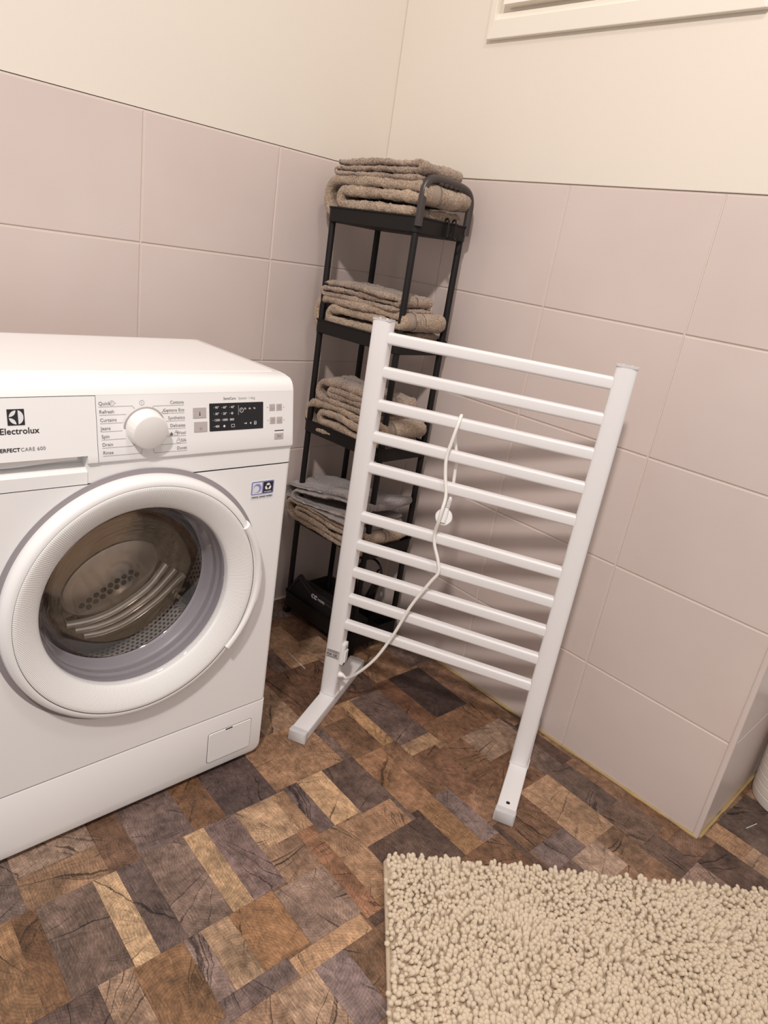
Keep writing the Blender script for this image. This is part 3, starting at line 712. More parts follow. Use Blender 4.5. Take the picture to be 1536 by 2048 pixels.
# fascia strip under the panel, hollowed under the drawer handle
st = MB()
for x0, x1 in ((-0.999, WX1 - 0.006),):
    st.box(x0, x1, -0.5462, -0.50, 0.6684, 0.6996)
st.box(WX0 + 0.006, -0.999, -0.5482, -0.50, 0.6684, 0.6870)
st.add([(WX0 + 0.006, -0.5482, 0.6870), (-0.999, -0.5482, 0.6870), (-0.999, -0.525, 0.697), (WX0 + 0.006, -0.525, 0.697)], [(0, 1, 2, 3)])
st.add([(WX0 + 0.006, -0.525, 0.697), (-0.999, -0.525, 0.697), (-0.999, -0.522, 0.72), (WX0 + 0.006, -0.522, 0.72)], [(0, 1, 2, 3)])
st.loft([[(WX1 - 0.006, -0.5462, z), (WX1 - 0.0025, -0.5447, z), (WX1 - 0.0005, -0.541, z), (WX1, -0.50, z)] for z in (0.6684, 0.6996)], False, False, closed=False)
wpart(st, 'fascia_strip', M_WHITE2, cp, smooth=30)
# detergent drawer
drw = panel_piece(-1.214, -0.9845, 0.7125, 0.7972, 'detergent_drawer', 0.0, 0.0, mat=M_WHITE2, dy=-0.0008)
panel_piece(-0.999, -0.9845, 0.6998, 0.7125, 'drawer_corner', 0.0, 0.0, drw, dy=-0.0008)
panel_piece(WX0, -1.2152, 0.6998, 0.7983, 'panel_end', 0.004, 0.0, cp)
# wavy handle lip inside the drawer slot
lip, n = [], 40
for k in range(n + 1):
    x = -1.21 + 0.2 * k / n
    zz = 0.7005 + 0.0022 * math.sin((x + 1.06) * 34)
    lip.append([(x, -0.5405, 0.7127), (x, -0.5385, zz + 0.002), (x, -0.535, zz), (x, -0.530, zz + 0.002), (x, -0.530, 0.7127)])
wpart(MB().loft(lip), 'handle_lip', M_WHITE2, drw, smooth=40)

# --- flat print on the machine
class Print:
    def __init__(self): self.mb = MB()
    def surf(self, x, z, lift):
        return (x, self.yf(z) - lift, z)
    yf = staticmethod(lambda z: ypan(z))
    def poly(self, pts, lift=0.0005):
        self.mb.add([self.surf(x, z, lift) for x, z in pts], [tuple(range(len(pts)))]); return self
    def text(self, s, x, z, size, align='LEFT', bold=0.0, lift=0.0006, space=1.0):
        vs, fs = text_mesh(s, size, align, bold, space)
        self.mb.add([self.surf(x + a, z + b, lift) for a, b, _ in vs], fs); return self
    def line(self, pts, w=0.0004, lift=0.0006):
        for (x0, z0), (x1, z1) in zip(pts[:-1], pts[1:]):
            d = Vector((x1 - x0, z1 - z0)).normalized() * w / 2
            self.poly([(x0 - d.y, z0 + d.x), (x0 + d.y, z0 - d.x), (x1 + d.y, z1 - d.x), (x1 - d.y, z1 + d.x)], lift)
        return self
    def rect(self, x0, x1, z0, z1, lift=0.0005):
        return self.poly([(x0, z0), (x1, z0), (x1, z1), (x0, z1)], lift)
    def ring(self, cx, cz, r, w=0.0004, seg=20, a0=0, a1=360, lift=0.0006):
        p = [(cx + r * math.cos(math.radians(a0 + (a1 - a0) * k / seg)), cz + r * math.sin(math.radians(a0 + (a1 - a0) * k / seg))) for k in range(seg + 1)]
        return self.line(p, w, lift)
    def disc(self, cx, cz, r, seg=20, lift=0.0005):
        return self.poly([(cx + r * math.cos(2 * math.pi * k / seg), cz + r * math.sin(2 * math.pi * k / seg)) for k in range(seg)], lift)
    def done(self, name, mat, parent):
        return self.mb.move(NEG).build(name, mat, parent, fix=False)
# brand square, name and series on the drawer
p = Print(); p.yf = lambda z: ypan(z) - 0.0008
p.rect(-1.1020, -1.0805, 0.7615, 0.7830)
p.done('logo_square', M_INKD, drw)
p = Print(); p.yf = lambda z: ypan(z) - 0.0008
cx, cz, r = -1.0912, 0.7722, 0.0093
p.poly([(cx + 0.0018 + (r - 0.0018) * math.cos(math.radians(a)) , cz + r * math.sin(math.radians(a))) for a in range(-84, 85, 12)], 0.0009)
for s in (1, -1):
    arc = [(cx + 0.0004 + r * math.cos(math.radians(a)), cz + s * r * math.sin(math.radians(a))) for a in range(93, 178, 12)]
    inner = [(-1.1003, cz + s * 0.0006), (-1.0965, cz + s * 0.0013), (-1.0935, cz + s * 0.0032), (-1.0918, cz + s * 0.0058), (-1.0911, cz + s * 0.0090)]
    pts = arc + inner
    p.poly(pts if s > 0 else pts[::-1], 0.0009)
p.done('logo_emblem', M_INKW, drw)
p = Print(); p.yf = lambda z: ypan(z) - 0.0008
p.text('Electrolux', -1.1130, 0.7500, 0.0118, bold=0.00016, space=1.02)
p.text('PERFECT', -1.0893, 0.7262, 0.0071, 'RIGHT', bold=0.00020, space=1.06)
p.done('brand_lettering', M_INKD, drw)
p = Print(); p.yf = lambda z: ypan(z) - 0.0008
p.text('CARE 600', -1.0886, 0.7262, 0.0071, space=1.08)
p.done('series_lettering', M_INK, drw)
# programme names and leader lines round the dial
KX, KZ = -0.9115, 0.7495
p = Print()
for i, s in enumerate(('Quick', 'Refresh', 'Curtains', 'Jeans', 'Spin', 'Drain', 'Rinse')):
    z = 0.7842 - 0.01195 * i
    x = -0.9800 + 0.0005 * i
    p.text(s, x, z, 0.0072)
    e = (-0.9295, -0.9395, -0.9455, -0.9460, -0.9415, -0.9310, -0.9180)[i]
    l = [(x, z - 0.0024), (e, z - 0.0024)]
    if i == 0: l.append((e + 0.0035, z - 0.0065))
    if i == 5: l.append((e + 0.0030, z + 0.0005))
    if i == 6: l.append((e + 0.0020, z + 0.0085))
    p.line(l)
for i, s in enumerate(('Cottons', 'Cottons Eco', 'Synthetics', 'Delicates', 'Wool', 'Silk', 'Duvet')):
    z = 0.7830 - 0.01195 * i
    x = -0.8455 + 0.0006 * i
    p.text(s, x, z, 0.0070, 'RIGHT')
    e = (-0.8960, -0.8820, -0.8765, -0.8760, -0.8780, -0.8850, -0.8970)[i]
    l = [(x, z - 0.0024), (e, z - 0.0024)]
    if i == 0: l.append((e - 0.0025, z - 0.0065))
    if i == 5: l.append((e - 0.0030, z - 0.0005))
    if i == 6: l.append((e - 0.0025, z + 0.0065))
    p.line(l)
p.ring(-0.9600, 0.7868, 0.0034); p.line([(-0.9600, 0.7892), (-0.9600, 0.7868), (-0.9618, 0.7868)]); p.line([(-0.9562, 0.7868), (-0.9538, 0.7868)])
p.ring(-0.9145, 0.7860, 0.0036); p.line([(-0.9145, 0.7878), (-0.9145, 0.7842)])
p.line([(-0.8835, 0.7700), (-0.8800, 0.7730), (-0.8735, 0.7730), (-0.8735, 0.7685), (-0.8800, 0.7685), (-0.8835, 0.7708)])
for x, z in ((-0.8600, 0.7352), (-0.8562, 0.7232)):
    p.line([(x - 0.003, z + 0.003), (x - 0.003, z - 0.001), (x + 0.003, z - 0.001), (x + 0.003, z + 0.003), (x - 0.003, z + 0.003)])
    p.line([(x - 0.001, z + 0.003), (x - 0.001, z + 0.0062), (x + 0.002, z + 0.0062), (x + 0.002, z + 0.003)])
for a in (90, 210, 330):
    p.disc(-0.8678 + 0.0014 * math.cos(math.radians(a)), 0.7360 + 0.0014 * math.sin(math.radians(a)), 0.0017, 12)
p.done('programme_lettering', M_INK, cp)
p = Print()
p.text('SensiCare', -0.7745, 0.7868, 0.0058, bold=0.00004)
p.done('system_lettering', M_INK, cp)
p = Print()
p.text('System  1-6kg', -0.7460, 0.7868, 0.0058)
p.done('system_lettering', M_INKL, cp)
# display
disp_m = simple('display_black', (26, 22, 25), 0.12, var=0.02)
dsp = [(x, z) for x, z in rrect(-0.8005, -0.6965, 0.7362, 0.7812, 0.0008, 2)]
disp = wpart(MB().loft([[(x, ypan(z) + 0.001, z) for x, z in dsp], [(x, ypan(z) - 0.0006, z) for x, z in dsp]]), 'display', disp_m, wm)
p = Print()
for r_, row in enumerate((('90°', '60°', '40°'), ('30°', '20°', '*'), ('1200', '1000', '800'), ('400', '', ''))):
    for c_, s in enumerate(row):
        x, z = -0.7905 + 0.0148 * c_ - (0.0018 if r_ == 2 else 0), 0.7728 - 0.0102 * r_
        if s and s != '*': p.text(s, x, z, 0.0052, bold=0.00007, lift=0.0010)
        if s: p.rect(x - 0.0026, x - 0.0018, z + 0.0012, z + 0.0020, 0.0010)
for a in range(0, 180, 45):
    p.line([(-0.7585 - 0.0024 * math.cos(math.radians(a)), 0.7644 - 0.0024 * math.sin(math.radians(a))), (-0.7585 + 0.0024 * math.cos(math.radians(a)), 0.7644 + 0.0024 * math.sin(math.radians(a)))], 0.0005, 0.0010)
p.disc(-0.7735, 0.7438, 0.0020, 12, 0.0010)
p.line([(-0.7600, 0.7460), (-0.7600, 0.7416), (-0.7540, 0.7416), (-0.7540, 0.7460), (-0.7600, 0.7460)], 0.0006, 0.0010)
p.line([(-0.7462, 0.7770), (-0.7462, 0.7610)], 0.0004, 0.0010)
p.ring(-0.7402, 0.7688, 0.0036, 0.0008, lift=0.0010); p.line([(-0.7402, 0.7708), (-0.7402, 0.7688), (-0.7418, 0.7688)], 0.0006, 0.0010)
for k in range(3):
    p.text('3h 6h 9h'.split()[k], -0.7352 + 0.0092 * k, 0.7698, 0.0042, bold=0.00006, lift=0.0010)
p.disc(-0.7312, 0.7465, 0.0013, 10, 0.0010); p.line([(-0.7352, 0.7465), (-0.7312, 0.7465)], 0.0008, 0.0010)
p.poly([(-0.7240, 0.7465), (-0.7212, 0.7487), (-0.7212, 0.7443)], 0.0010)
p.line([(-0.7150, 0.7490), (-0.7110, 0.7490), (-0.7110, 0.7440), (-0.7150, 0.7440), (-0.7150, 0.7490)], 0.0007, 0.0010)
p.disc(-0.7130, 0.7462, 0.0009, 10, 0.0010)
p.done('display_symbols', M_INKW, disp)
# push buttons
btn_m = simple('grey_button', (184, 174, 172), 0.4, var=0.03)
def button(x0, x1, z0, z1):
    b = rrect(x0, x1, z0, z1, 0.0006, 2)
    return wpart(MB().loft([[(x, ypan(z) + 0.001, z) for x, z in b], [(x, ypan(z) - 0.0007, z) for x, z in b],
                            [(x, ypan(z) - 0.0010, z) for x, z in rrect(x0 + 0.0004, x1 - 0.0004, z0 + 0.0004, z1 - 0.0004, 0.0004, 2)]]), 'push_button', btn_m, wm, smooth=30)
for x0, x1, z0, z1, ic_ in ((-0.8300, -0.8065, 0.7588, 0.7755, 't'), (-0.8285, -0.8050, 0.7365, 0.7530, 's'),
                            (-0.6835, -0.6722, 0.7655, 0.7770, 'b'), (-0.6688, -0.6572, 0.7655, 0.7770, 'c'),
                            (-0.6822, -0.6710, 0.7430, 0.7545, 'c'), (-0.6680, -0.6562, 0.7430, 0.7545, 'b'),
                            (-0.6725, -0.6535, 0.7150, 0.7258, 'p')):
    b = button(x0, x1, z0, z1)
    p = Print(); cx, cz = (x0 + x1) / 2, (z0 + z1) / 2
    if ic_ == 't': p.disc(cx, cz - 0.003, 0.0013, 12, 0.0012); p.rect(cx - 0.0006, cx + 0.0006, cz - 0.003, cz + 0.002, 0.0012)
    if ic_ == 's': p.ring(cx, cz - 0.003, 0.0022, 0.0004, lift=0.0012); p.disc(cx, cz - 0.003, 0.0007, 10, 0.0012)
    if ic_ == 'b': p.line([(cx - 0.003, cz + 0.002), (cx - 0.003, cz - 0.0025), (cx + 0.003, cz - 0.0025), (cx + 0.003, cz + 0.002)], 0.0004, 0.0012)
    if ic_ == 'c': p.ring(cx, cz, 0.0028, 0.0004, lift=0.0012); p.line([(cx, cz + 0.0015), (cx, cz), (cx + 0.001, cz)], 0.0004, 0.0012)
    if ic_ == 'p': p.line([(cx - 0.003, cz + 0.0025), (cx + 0.002, cz), (cx - 0.003, cz - 0.0025), (cx - 0.003, cz + 0.0025)], 0.0005, 0.0012); p.line([(cx + 0.0035, cz + 0.0025), (cx + 0.0035, cz - 0.0025)], 0.0005, 0.0012)
    p.done('button_symbol', M_INKD if ic_ in 'tp' else M_INK, b)
p = Print(); p.rect(-0.6722, -0.6528, 0.7295, 0.7310); p.done('indicator_bar', M_INKD, cp)
for x, z in ((-0.6875, 0.7715), (-0.6530, 0.7708), (-0.6862, 0.7490), (-0.6522, 0.7482)):
    p = Print(); p.disc(x, z, 0.0007, 8); p.done('indicator_dot', M_INKD, cp)
# programme dial
kn = Matrix.Rotation(math.radians(7), 4, 'X')
mb = MB()
loops = []
for r_, y_ in ((0.0300, 0.004), (0.0300, -0.003), (0.0290, -0.010), (0.0282, -0.019), (0.0278, -0.0215), (0.0270, -0.0230), (0.0255, -0.0238)):
    loops.append([tuple(kn @ Vector(((r_ * (1 + (0.006 * math.cos(24 * a) if 0.0275 < r_ < 0.0299 else 0))) * math.cos(a), y_, r_ * math.sin(a)))) for a in [2 * math.pi * k / 96 for k in range(96)]])
mb.loft(loops)
y_k = ypan(KZ)
mb.move((KX, y_k, KZ))
knob_m = simple('dial_plastic', (238, 234, 231), 0.35, var=0.01)
dial = wpart(mb, 'programme_dial', knob_m, wm, smooth=40)
MBt = MB().lathe_y([(0.0302, -0.0006), (0.0325, -0.0004), (0.0325, 0.001)], 0, 0, 64)
MBt.v = [tuple(kn @ Vector(v)) for v in MBt.v]
wpart(MBt.move((KX, y_k, KZ)), 'dial_seat', M_INKL, dial)
# --- wool programme sticker on the front panel
lil = simple('sticker_lilac', (140, 142, 196), 0.35, var=0.02)
class FP(Print):
    yf = staticmethod(lambda z: WYF)
sk = rrect(-0.7115, -0.6625, 0.6035, 0.6385, 0.003, 4)
stick = wpart(MB().loft([[(x, WYF, z) for x, z in sk], [(x, WYF - 0.0004, z) for x, z in sk]]), 'wool_sticker', M_INKW, wm)
p = FP(); p.poly(rrect(-0.7110, -0.6630, 0.6125, 0.6380, 0.003, 4), 0.0006); p.done('sticker_field', lil, stick)
p = FP(); p.poly(rrect(-0.7085, -0.6885, 0.6145, 0.6358, 0.001, 2), 0.0008); p.done('sticker_square', M_INKW, stick)
p = FP(); p.poly(rrect(-0.6860, -0.6650, 0.6145, 0.6358, 0.001, 2), 0.0008); p.done('sticker_square', M_INKD, stick)
p = FP()
p.disc(-0.6985, 0.6250, 0.0084, 24, 0.0010)
p.done('sticker_disc', lil, stick)
p = FP(); p.disc(-0.7008, 0.6236, 0.0062, 20, 0.0012); p.done('sticker_swirl', M_INKW, stick)
p = FP()
for a in (90, 210, 330):
    p.disc(-0.6755 + 0.0030 * math.cos(math.radians(a)), 0.6262 + 0.0030 * math.sin(math.radians(a)), 0.0042, 14, 0.0010)
p.text('WOOLMARK', -0.6755, 0.6158, 0.0028, 'CENTER', 0.0001, 0.0010)
p.done('wool_mark', M_INKW, stick)
p = FP(); p.text('WOOL HAND WASH', -0.6870, 0.6062, 0.0046, 'CENTER', 0.00012, 0.0008); p.done('sticker_lettering', M_INKD, stick)

# --- porthole door
def ribbed_plastic():
    m, nt, b = new_mat('ribbed_white_plastic')
    tc = node(nt, 'ShaderNodeTexCoord')
    sub = node(nt, 'ShaderNodeVectorMath', operation='SUBTRACT')
    sub.inputs[1].default_value = (DCX - WB[0], 0, DCZ)
    nt.links.new(tc.outputs['Object'], sub.inputs[0])
    sp = node(nt, 'ShaderNodeSeparateXYZ'); nt.links.new(sub.outputs[0], sp.inputs[0])
    a = math_n(nt, 'ARCTAN2', sp.outputs[2], sp.outputs[0])
    s = math_n(nt, 'SINE', math_n(nt, 'MULTIPLY', a, 420.0))
    bp = node(nt, 'ShaderNodeBump'); bp.inputs['Strength'].default_value = 0.35; bp.inputs['Distance'].default_value = 0.0006
    nt.links.new(s, bp.inputs['Height']); nt.links.new(bp.outputs['Normal'], b.inputs['Normal'])
    b.inputs['Base Color'].default_value = lin((240, 238, 236)); b.inputs['Roughness'].default_value = 0.32
    return m
M_RIB = ribbed_plastic()
YD = -0.570                                          # front of the door ring
door = wpart(MB().lathe_y([(0.200, -0.540), (0.2190, -0.540), (0.2205, -0.550), (0.2195, -0.560), (0.2165, -0.567), (0.2120, YD), (0.2080, YD - 0.0006),
                           (0.2060, YD - 0.0004)], DCX, DCZ, 160), 'door', M_WHITE2, smooth=50)
wpart(MB().lathe_y([(0.2055, YD + 0.002), (0.2052, YD), (0.2040, YD - 0.0008), (0.198, YD + 0.000), (0.188, YD + 0.0030), (0.176, YD + 0.0085), (0.168, YD + 0.0135),
                    (0.1645, YD + 0.0165), (0.1625, YD + 0.020), (0.1622, YD + 0.03)], DCX, DCZ, 240), 'door_ring', M_RIB, door, smooth=50)
# handle: raised arc on the right of the ring with a finger hollow inside it
h0, h1 = math.radians(-40), math.radians(31)
pr = [(0.2045, YD + 0.004), (0.2045, YD - 0.002), (0.2062, YD - 0.0042), (0.2110, YD - 0.0050), (0.2165, YD - 0.0034), (0.2205, YD + 0.002), (0.2215, YD + 0.012), (0.2200, YD + 0.026), (0.2120, YD + 0.026)]
hm = MB()
loops = []
nseg = 48
for k in range(nseg + 1):
    t = k / nseg
    a = h0 + (h1 - h0) * t
    bow = 0.0075 * math.sin(math.pi * t)             # inner edge bows outwards over the hollow
    bulge = 0.004 * math.sin(math.pi * t)
    loops.append([(DCX + (r_ + (bow if i < 3 else bulge if i > 4 else (bow + bulge) / 2)) * math.cos(a), y_, DCZ + (r_ + (bow if i < 3 else bulge if i > 4 else (bow + bulge) / 2)) * math.sin(a)) for i, (r_, y_) in enumerate(pr)])
hm.loft(loops)
wpart(hm, 'door_handle', M_WHITE2, door, smooth=50)
# glass bowl
def glass_material():
    m, nt, b = new_mat('porthole_glass')
    out = nt.nodes['Material Output']
    nt.nodes.remove(b)
    tr = node(nt, 'ShaderNodeBsdfTransparent'); tr.inputs[0].default_value = (0.96, 0.955, 0.96, 1)
    gl = node(nt, 'ShaderNodeBsdfGlossy'); gl.inputs['Roughness'].default_value = 0.02; gl.inputs['Color'].default_value = (0.95, 0.95, 0.95, 1)
    lw = node(nt, 'ShaderNodeLayerWeight')
    fac = math_n(nt, 'ADD', 0.045, math_n(nt, 'MULTIPLY', math_n(nt, 'POWER', lw.outputs['Facing'], 4.0), 0.7))
    mx = node(nt, 'ShaderNodeMixShader')
    nt.links.new(fac, mx.inputs[0]); nt.links.new(tr.outputs[0], mx.inputs[1]); nt.links.new(gl.outputs[0], mx.inputs[2])
    nt.links.new(mx.outputs[0], out.inputs[0])
    return m
M_GLASS = glass_material()
gp = [(0.1622, YD + 0.019), (0.158, YD + 0.024), (0.1545, YD + 0.040), (0.1490, YD + 0.062), (0.1435, YD + 0.078), (0.134, YD + 0.087), (0.115, YD + 0.091), (0.08, YD + 0.094), (0.04, YD + 0.096), (0.0005, YD + 0.0965)]
gi = [(max(0.0005, r_ + 0.003), y_ + 0.004) for r_, y_ in gp[::-1]]
wpart(MB().lathe_y(gp + gi, DCX, DCZ, 128, closed=True), 'glass_bowl', M_GLASS, door, smooth=60)
# rubber gasket, chrome lip, drum
rub = simple('grey_rubber', (158, 153, 158), 0.38, var=0.04)
wpart(MB().lathe_y([(0.180, YD + 0.022), (0.1640, YD + 0.024), (0.1610, YD + 0.034), (0.1625, YD + 0.048), (0.1585, YD + 0.052), (0.1600, YD + 0.066), (0.1555, YD + 0.070), (0.1540, YD + 0.084), (0.1500, YD + 0.090)], DCX, DCZ, 128), 'gasket', rub, smooth=50)
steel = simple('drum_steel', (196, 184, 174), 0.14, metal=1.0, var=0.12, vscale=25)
def perforated():
    m, nt, b = new_mat('perforated_steel')
    tc = node(nt, 'ShaderNodeTexCoord')
    sub = node(nt, 'ShaderNodeVectorMath', operation='SUBTRACT'); sub.inputs[1].default_value = (DCX - WB[0], 0, DCZ)
    nt.links.new(tc.outputs['Object'], sub.inputs[0])
    sp = node(nt, 'ShaderNodeSeparateXYZ'); nt.links.new(sub.outputs[0], sp.inputs[0])
    a = math_n(nt, 'MULTIPLY', math_n(nt, 'ARCTAN2', sp.outputs[2], sp.outputs[0]), 0.225 / 0.011)
    y = math_n(nt, 'DIVIDE', sp.outputs[1], 0.0095)
    row = math_n(nt, 'MULTIPLY', math_n(nt, 'MODULO', math_n(nt, 'FLOOR', math_n(nt, 'ADD', y, 400.0)), 2.0), 0.5)
    fa = math_n(nt, 'SUBTRACT', math_n(nt, 'FRACT', math_n(nt, 'ADD', math_n(nt, 'ADD', a, 400.0), row)), 0.5)
    fy = math_n(nt, 'SUBTRACT', math_n(nt, 'FRACT', math_n(nt, 'ADD', y, 400.0)), 0.5)
    d = math_n(nt, 'SQRT', math_n(nt, 'ADD', math_n(nt, 'MULTIPLY', fa, fa), math_n(nt, 'MULTIPLY', fy, fy)))
    hole = math_n(nt, 'LESS_THAN', d, 0.30)
    nt.links.new(mixc(nt, hole, lin((206, 194, 184)), lin((26, 22, 20))), b.inputs['Base Color'])
    nt.links.new(math_n(nt, 'MULTIPLY', math_n(nt, 'SUBTRACT', 1.0, hole), 0.45), b.inputs['Metallic'])
    b.inputs['Roughness'].default_value = 0.2
    return m
drum = wpart(MB().lathe_y([(0.150, YD + 0.092), (0.165, YD + 0.094), (0.190, YD + 0.090), (0.2165, YD + 0.100)], DCX, DCZ, 128), 'drum', steel, smooth=50)
wpart(MB().lathe_y([(0.2165, YD + 0.100), (0.2165, YD + 0.160), (0.2165, YD + 0.215)], DCX, DCZ, 128), 'drum_wall', perforated(), drum, smooth=50)
bright = simple('bright_steel', (228, 220, 212), 0.10, metal=1.0, var=0.02)
wpart(MB().lathe_y([(0.1505, YD + 0.0895), (0.1525, YD + 0.0885), (0.1545, YD + 0.0900), (0.1535, YD + 0.0925)], DCX, DCZ, 128), 'drum_lip', bright, drum, smooth=50)
yb = YD + 0.215
wpart(MB().lathe_y([(0.2165, yb), (0.190, yb + 0.008), (0.150, yb + 0.004), (0.142, yb - 0.002), (0.100, yb - 0.002), (0.0005, yb - 0.002)], DCX, DCZ, 96), 'drum_back', simple('dark_reflection_steel', (128, 116, 106), 0.16, metal=1.0, var=0.15, vscale=14), drum, smooth=40)  # steel darkened to stand for the dark reflections inside the drum
plate = MB().loft([[(-0.880 + (r_ * 1.25) * math.cos(t) * math.cos(0.46) - r_ * 0.80 * math.sin(t) * math.sin(0.46), y_, 0.398 + (r_ * 1.25) * math.cos(t) * math.sin(0.46) + r_ * 0.80 * math.sin(t) * math.cos(0.46))
                    for t in [2 * math.pi * k / 64 for k in range(64)]] for r_, y_ in ((0.080, yb - 0.001), (0.0775, yb - 0.005), (0.074, yb - 0.006))])
wpart(plate, 'back_plate', simple('satin_steel', (196, 182, 168), 0.33, metal=0.8, var=0.10, vscale=20), drum, smooth=40)
# pressed ribs across the back and the drain holes above them
ribm = simple('rib_glare_steel', (236, 226, 214), 0.25, metal=0.55, var=0.04)  # bright cream tone paints the light reflected off the ribs
for k, (dz, bow) in enumerate(((0.0, 0.0), (-0.016, -0.002), (-0.032, -0.004))):
    ctl = [(-0.965 + 0.004 * k, 0.318), (-0.920, 0.320), (-0.871, 0.331), (-0.811, 0.364), (-0.770 + 0.008 * k, 0.404)]
    pts = smooth_path([(x + 0.012 * k, yb - 0.006 - (0.006 if 0 < i < 4 else 0), z + dz) for i, (x, z) in enumerate(ctl)], 6)
    wpart(MB().tube(pts, 0.0072, 12), 'drum_rib', ribm, drum, smooth=60)
for j in (0, 1):
    for k in range(8):
        t = (k + 0.5 * j) / 7.5
        x, z = -0.936 + 0.100 * t + 0.006 * j, 0.352 + 0.052 * t - 0.010 * j + 0.003 * math.sin(t * 3)
        wpart(MB().lathe_y([(0.0056, yb - 0.0062), (0.0050, yb - 0.0068), (0.0005, yb - 0.0069)], x, z, 16), 'drain_hole', M_DARK, drum)
# paddles on the drum wall
for ang in (205, 325, 85):
    a = math.radians(ang)
    ca, sa = math.cos(a), math.sin(a)
    loops = []
    for i in range(13):
        y = YD + 0.106 + 0.104 * i / 12
        s = math.sin(math.pi * min(1, max(0, i / 12))) ** 0.4
        loops.append([(DCX + (0.2160 - hh * s) * ca - ww * sa, y, DCZ + (0.2160 - hh * s) * sa + ww * ca)
                      for hh, ww in ((0, -0.032), (0.016, -0.022), (0.034, -0.010), (0.044, -0.004), (0.044, 0.004), (0.034, 0.010), (0.016, 0.022), (0, 0.032))])
    wpart(MB().loft(loops), 'drum_paddle', steel, drum, smooth=40)
# ------------------------------------------------------------------ towel shelf in the corner
SF = (-0.2205, -0.3701)
SA = math.radians(2.29)
SL, SD, RIM = 0.3052, 0.1849, 0.035
TIERS = [1.1363, 0.8689, 0.6039, 0.3336, 0.0766]
def shelf_world(x, y, z):
    return (SF[0] + x * math.cos(SA) - y * math.sin(SA), SF[1] + x * math.sin(SA) + y * math.cos(SA), z)
shelf = empty('storage_shelf', shelf_world(0, 0, 0), SA)
tag(shelf, 'tall black plastic five-tier shelf with a grab handle in the corner', 'shelf')
for ti, zt in enumerate(TIERS):
    rim = RIM if ti < 4 else 0.048
    def lp(d, z, r=0.020):
        return [(x, y, z) for x, y in rrect(-d, SD + d, -d, SL + d, max(0.004, r + d), 6)]
    t = MB().loft([lp(-0.004, zt - rim), lp(-0.0005, zt - rim + 0.002), lp(0, zt - 0.004), lp(0.0025, zt - 0.003), lp(0.0025, zt), lp(-0.0005, zt), lp(-0.0022, zt - 0.002), lp(-0.0035, zt - rim + 0.006), lp(-0.012, zt - rim + 0.004)])
    t.build('tray', M_BLACKP, shelf, smooth=40)
for x in (0.013, SD - 0.013):
    for y in (0.013, SL - 0.013):
        MB().loft([[(x + 0.0080 * math.cos(a) * s, y + 0.0080 * math.sin(a) * s, z) for a in [2 * math.pi * k / 12 for k in range(12)]]
                   for z, s in ((0.04, 1), (0.33, 1.0), (0.604, 1.0), (1.102, 1.0), (1.120, 0.8))]).build('post', M_BLACKP, shelf, smooth=50)
        w = MB().lathe_y([(0.001, y - 0.007), (0.012, y - 0.007), (0.0138, y - 0.004), (0.0138, y + 0.004), (0.012, y + 0.007), (0.001, y + 0.007)], x, 0.0142, 20)
        cs = MB().box(x - 0.005, x + 0.005, y - 0.0095, y - 0.0075, 0.012, 0.034).box(x - 0.005, x + 0.005, y + 0.0075, y + 0.0095, 0.012, 0.034).box(x - 0.009, x + 0.009, y - 0.0095, y + 0.0095, 0.0285, 0.034)
        c_ = cs.build('castor', M_BLACKP, shelf)
        w.build('wheel', M_BLACKP, c_, smooth=50)
# grab handle over the front end
hz = TIERS[0]
pts = [(0.008, 0.004, hz - 0.02), (0.008, 0.004, hz + 0.035), (0.010, 0.004, hz + 0.058), (0.018, 0.004, hz + 0.072), (0.034, 0.004, hz + 0.079), (0.065, 0.004, hz + 0.081),
       (0.120, 0.004, hz + 0.079), (0.150, 0.004, hz + 0.074), (0.166, 0.004, hz + 0.065), (0.174, 0.004, hz + 0.050), (0.176, 0.004, hz + 0.030), (0.176, 0.004, hz - 0.02)]
hnd = MB().tube(smooth_path(pts, 5), 0.0090, 12)
m_handle = simple('charcoal_grip', (62, 54, 52), 0.38, var=0.08, vscale=30)
handle = hnd.build('grab_handle', m_handle, shelf, smooth=60)
for k in range(5):
    x = 0.058 + 0.017 * k
    MB().loft([[(x + 0.0085 * math.cos(a) * s, yy, hz + 0.0735 + 0.0055 * math.sin(a) * s) for a in [2 * math.pi * j / 12 for j in range(12)]]
               for yy, s in ((-0.003, 0.7), (0.0, 1.0), (0.008, 1.0), (0.011, 0.7))]).build('finger_grip', m_handle, handle, smooth=60)
# two hooks over the rim
for k, x in enumerate((0.098, 0.124)):
    h = empty('rim_hook', shelf_world(x, -0.004, hz - 0.02), SA)
    tag(h, ('left' if k == 0 else 'right') + ' one of two small black hooks clipped over the top tray rim', 'hook', 'hooks on the shelf rim')
    s = -1 if k == 0 else 1
    p1 = smooth_path([(0, 0.0085, 0.012), (0, 0.0085, 0.024), (0, 0.004, 0.0275), (0, -0.0012, 0.024), (0, -0.0022, 0.008), (0, -0.003, -0.008), (0.002 * s, -0.008, -0.0145), (0.004 * s, -0.0135, -0.010), (0.005 * s, -0.0145, -0.003)], 5)
    MB().tube(p1, 0.0024, 8).build('hook_wire', M_BLACKP, h, smooth=60)
    MB().box(-0.0045, 0.0045, -0.0045, -0.0018, -0.012, 0.014).build('hook_plate', M_BLACKP, h, bevel=0.001)

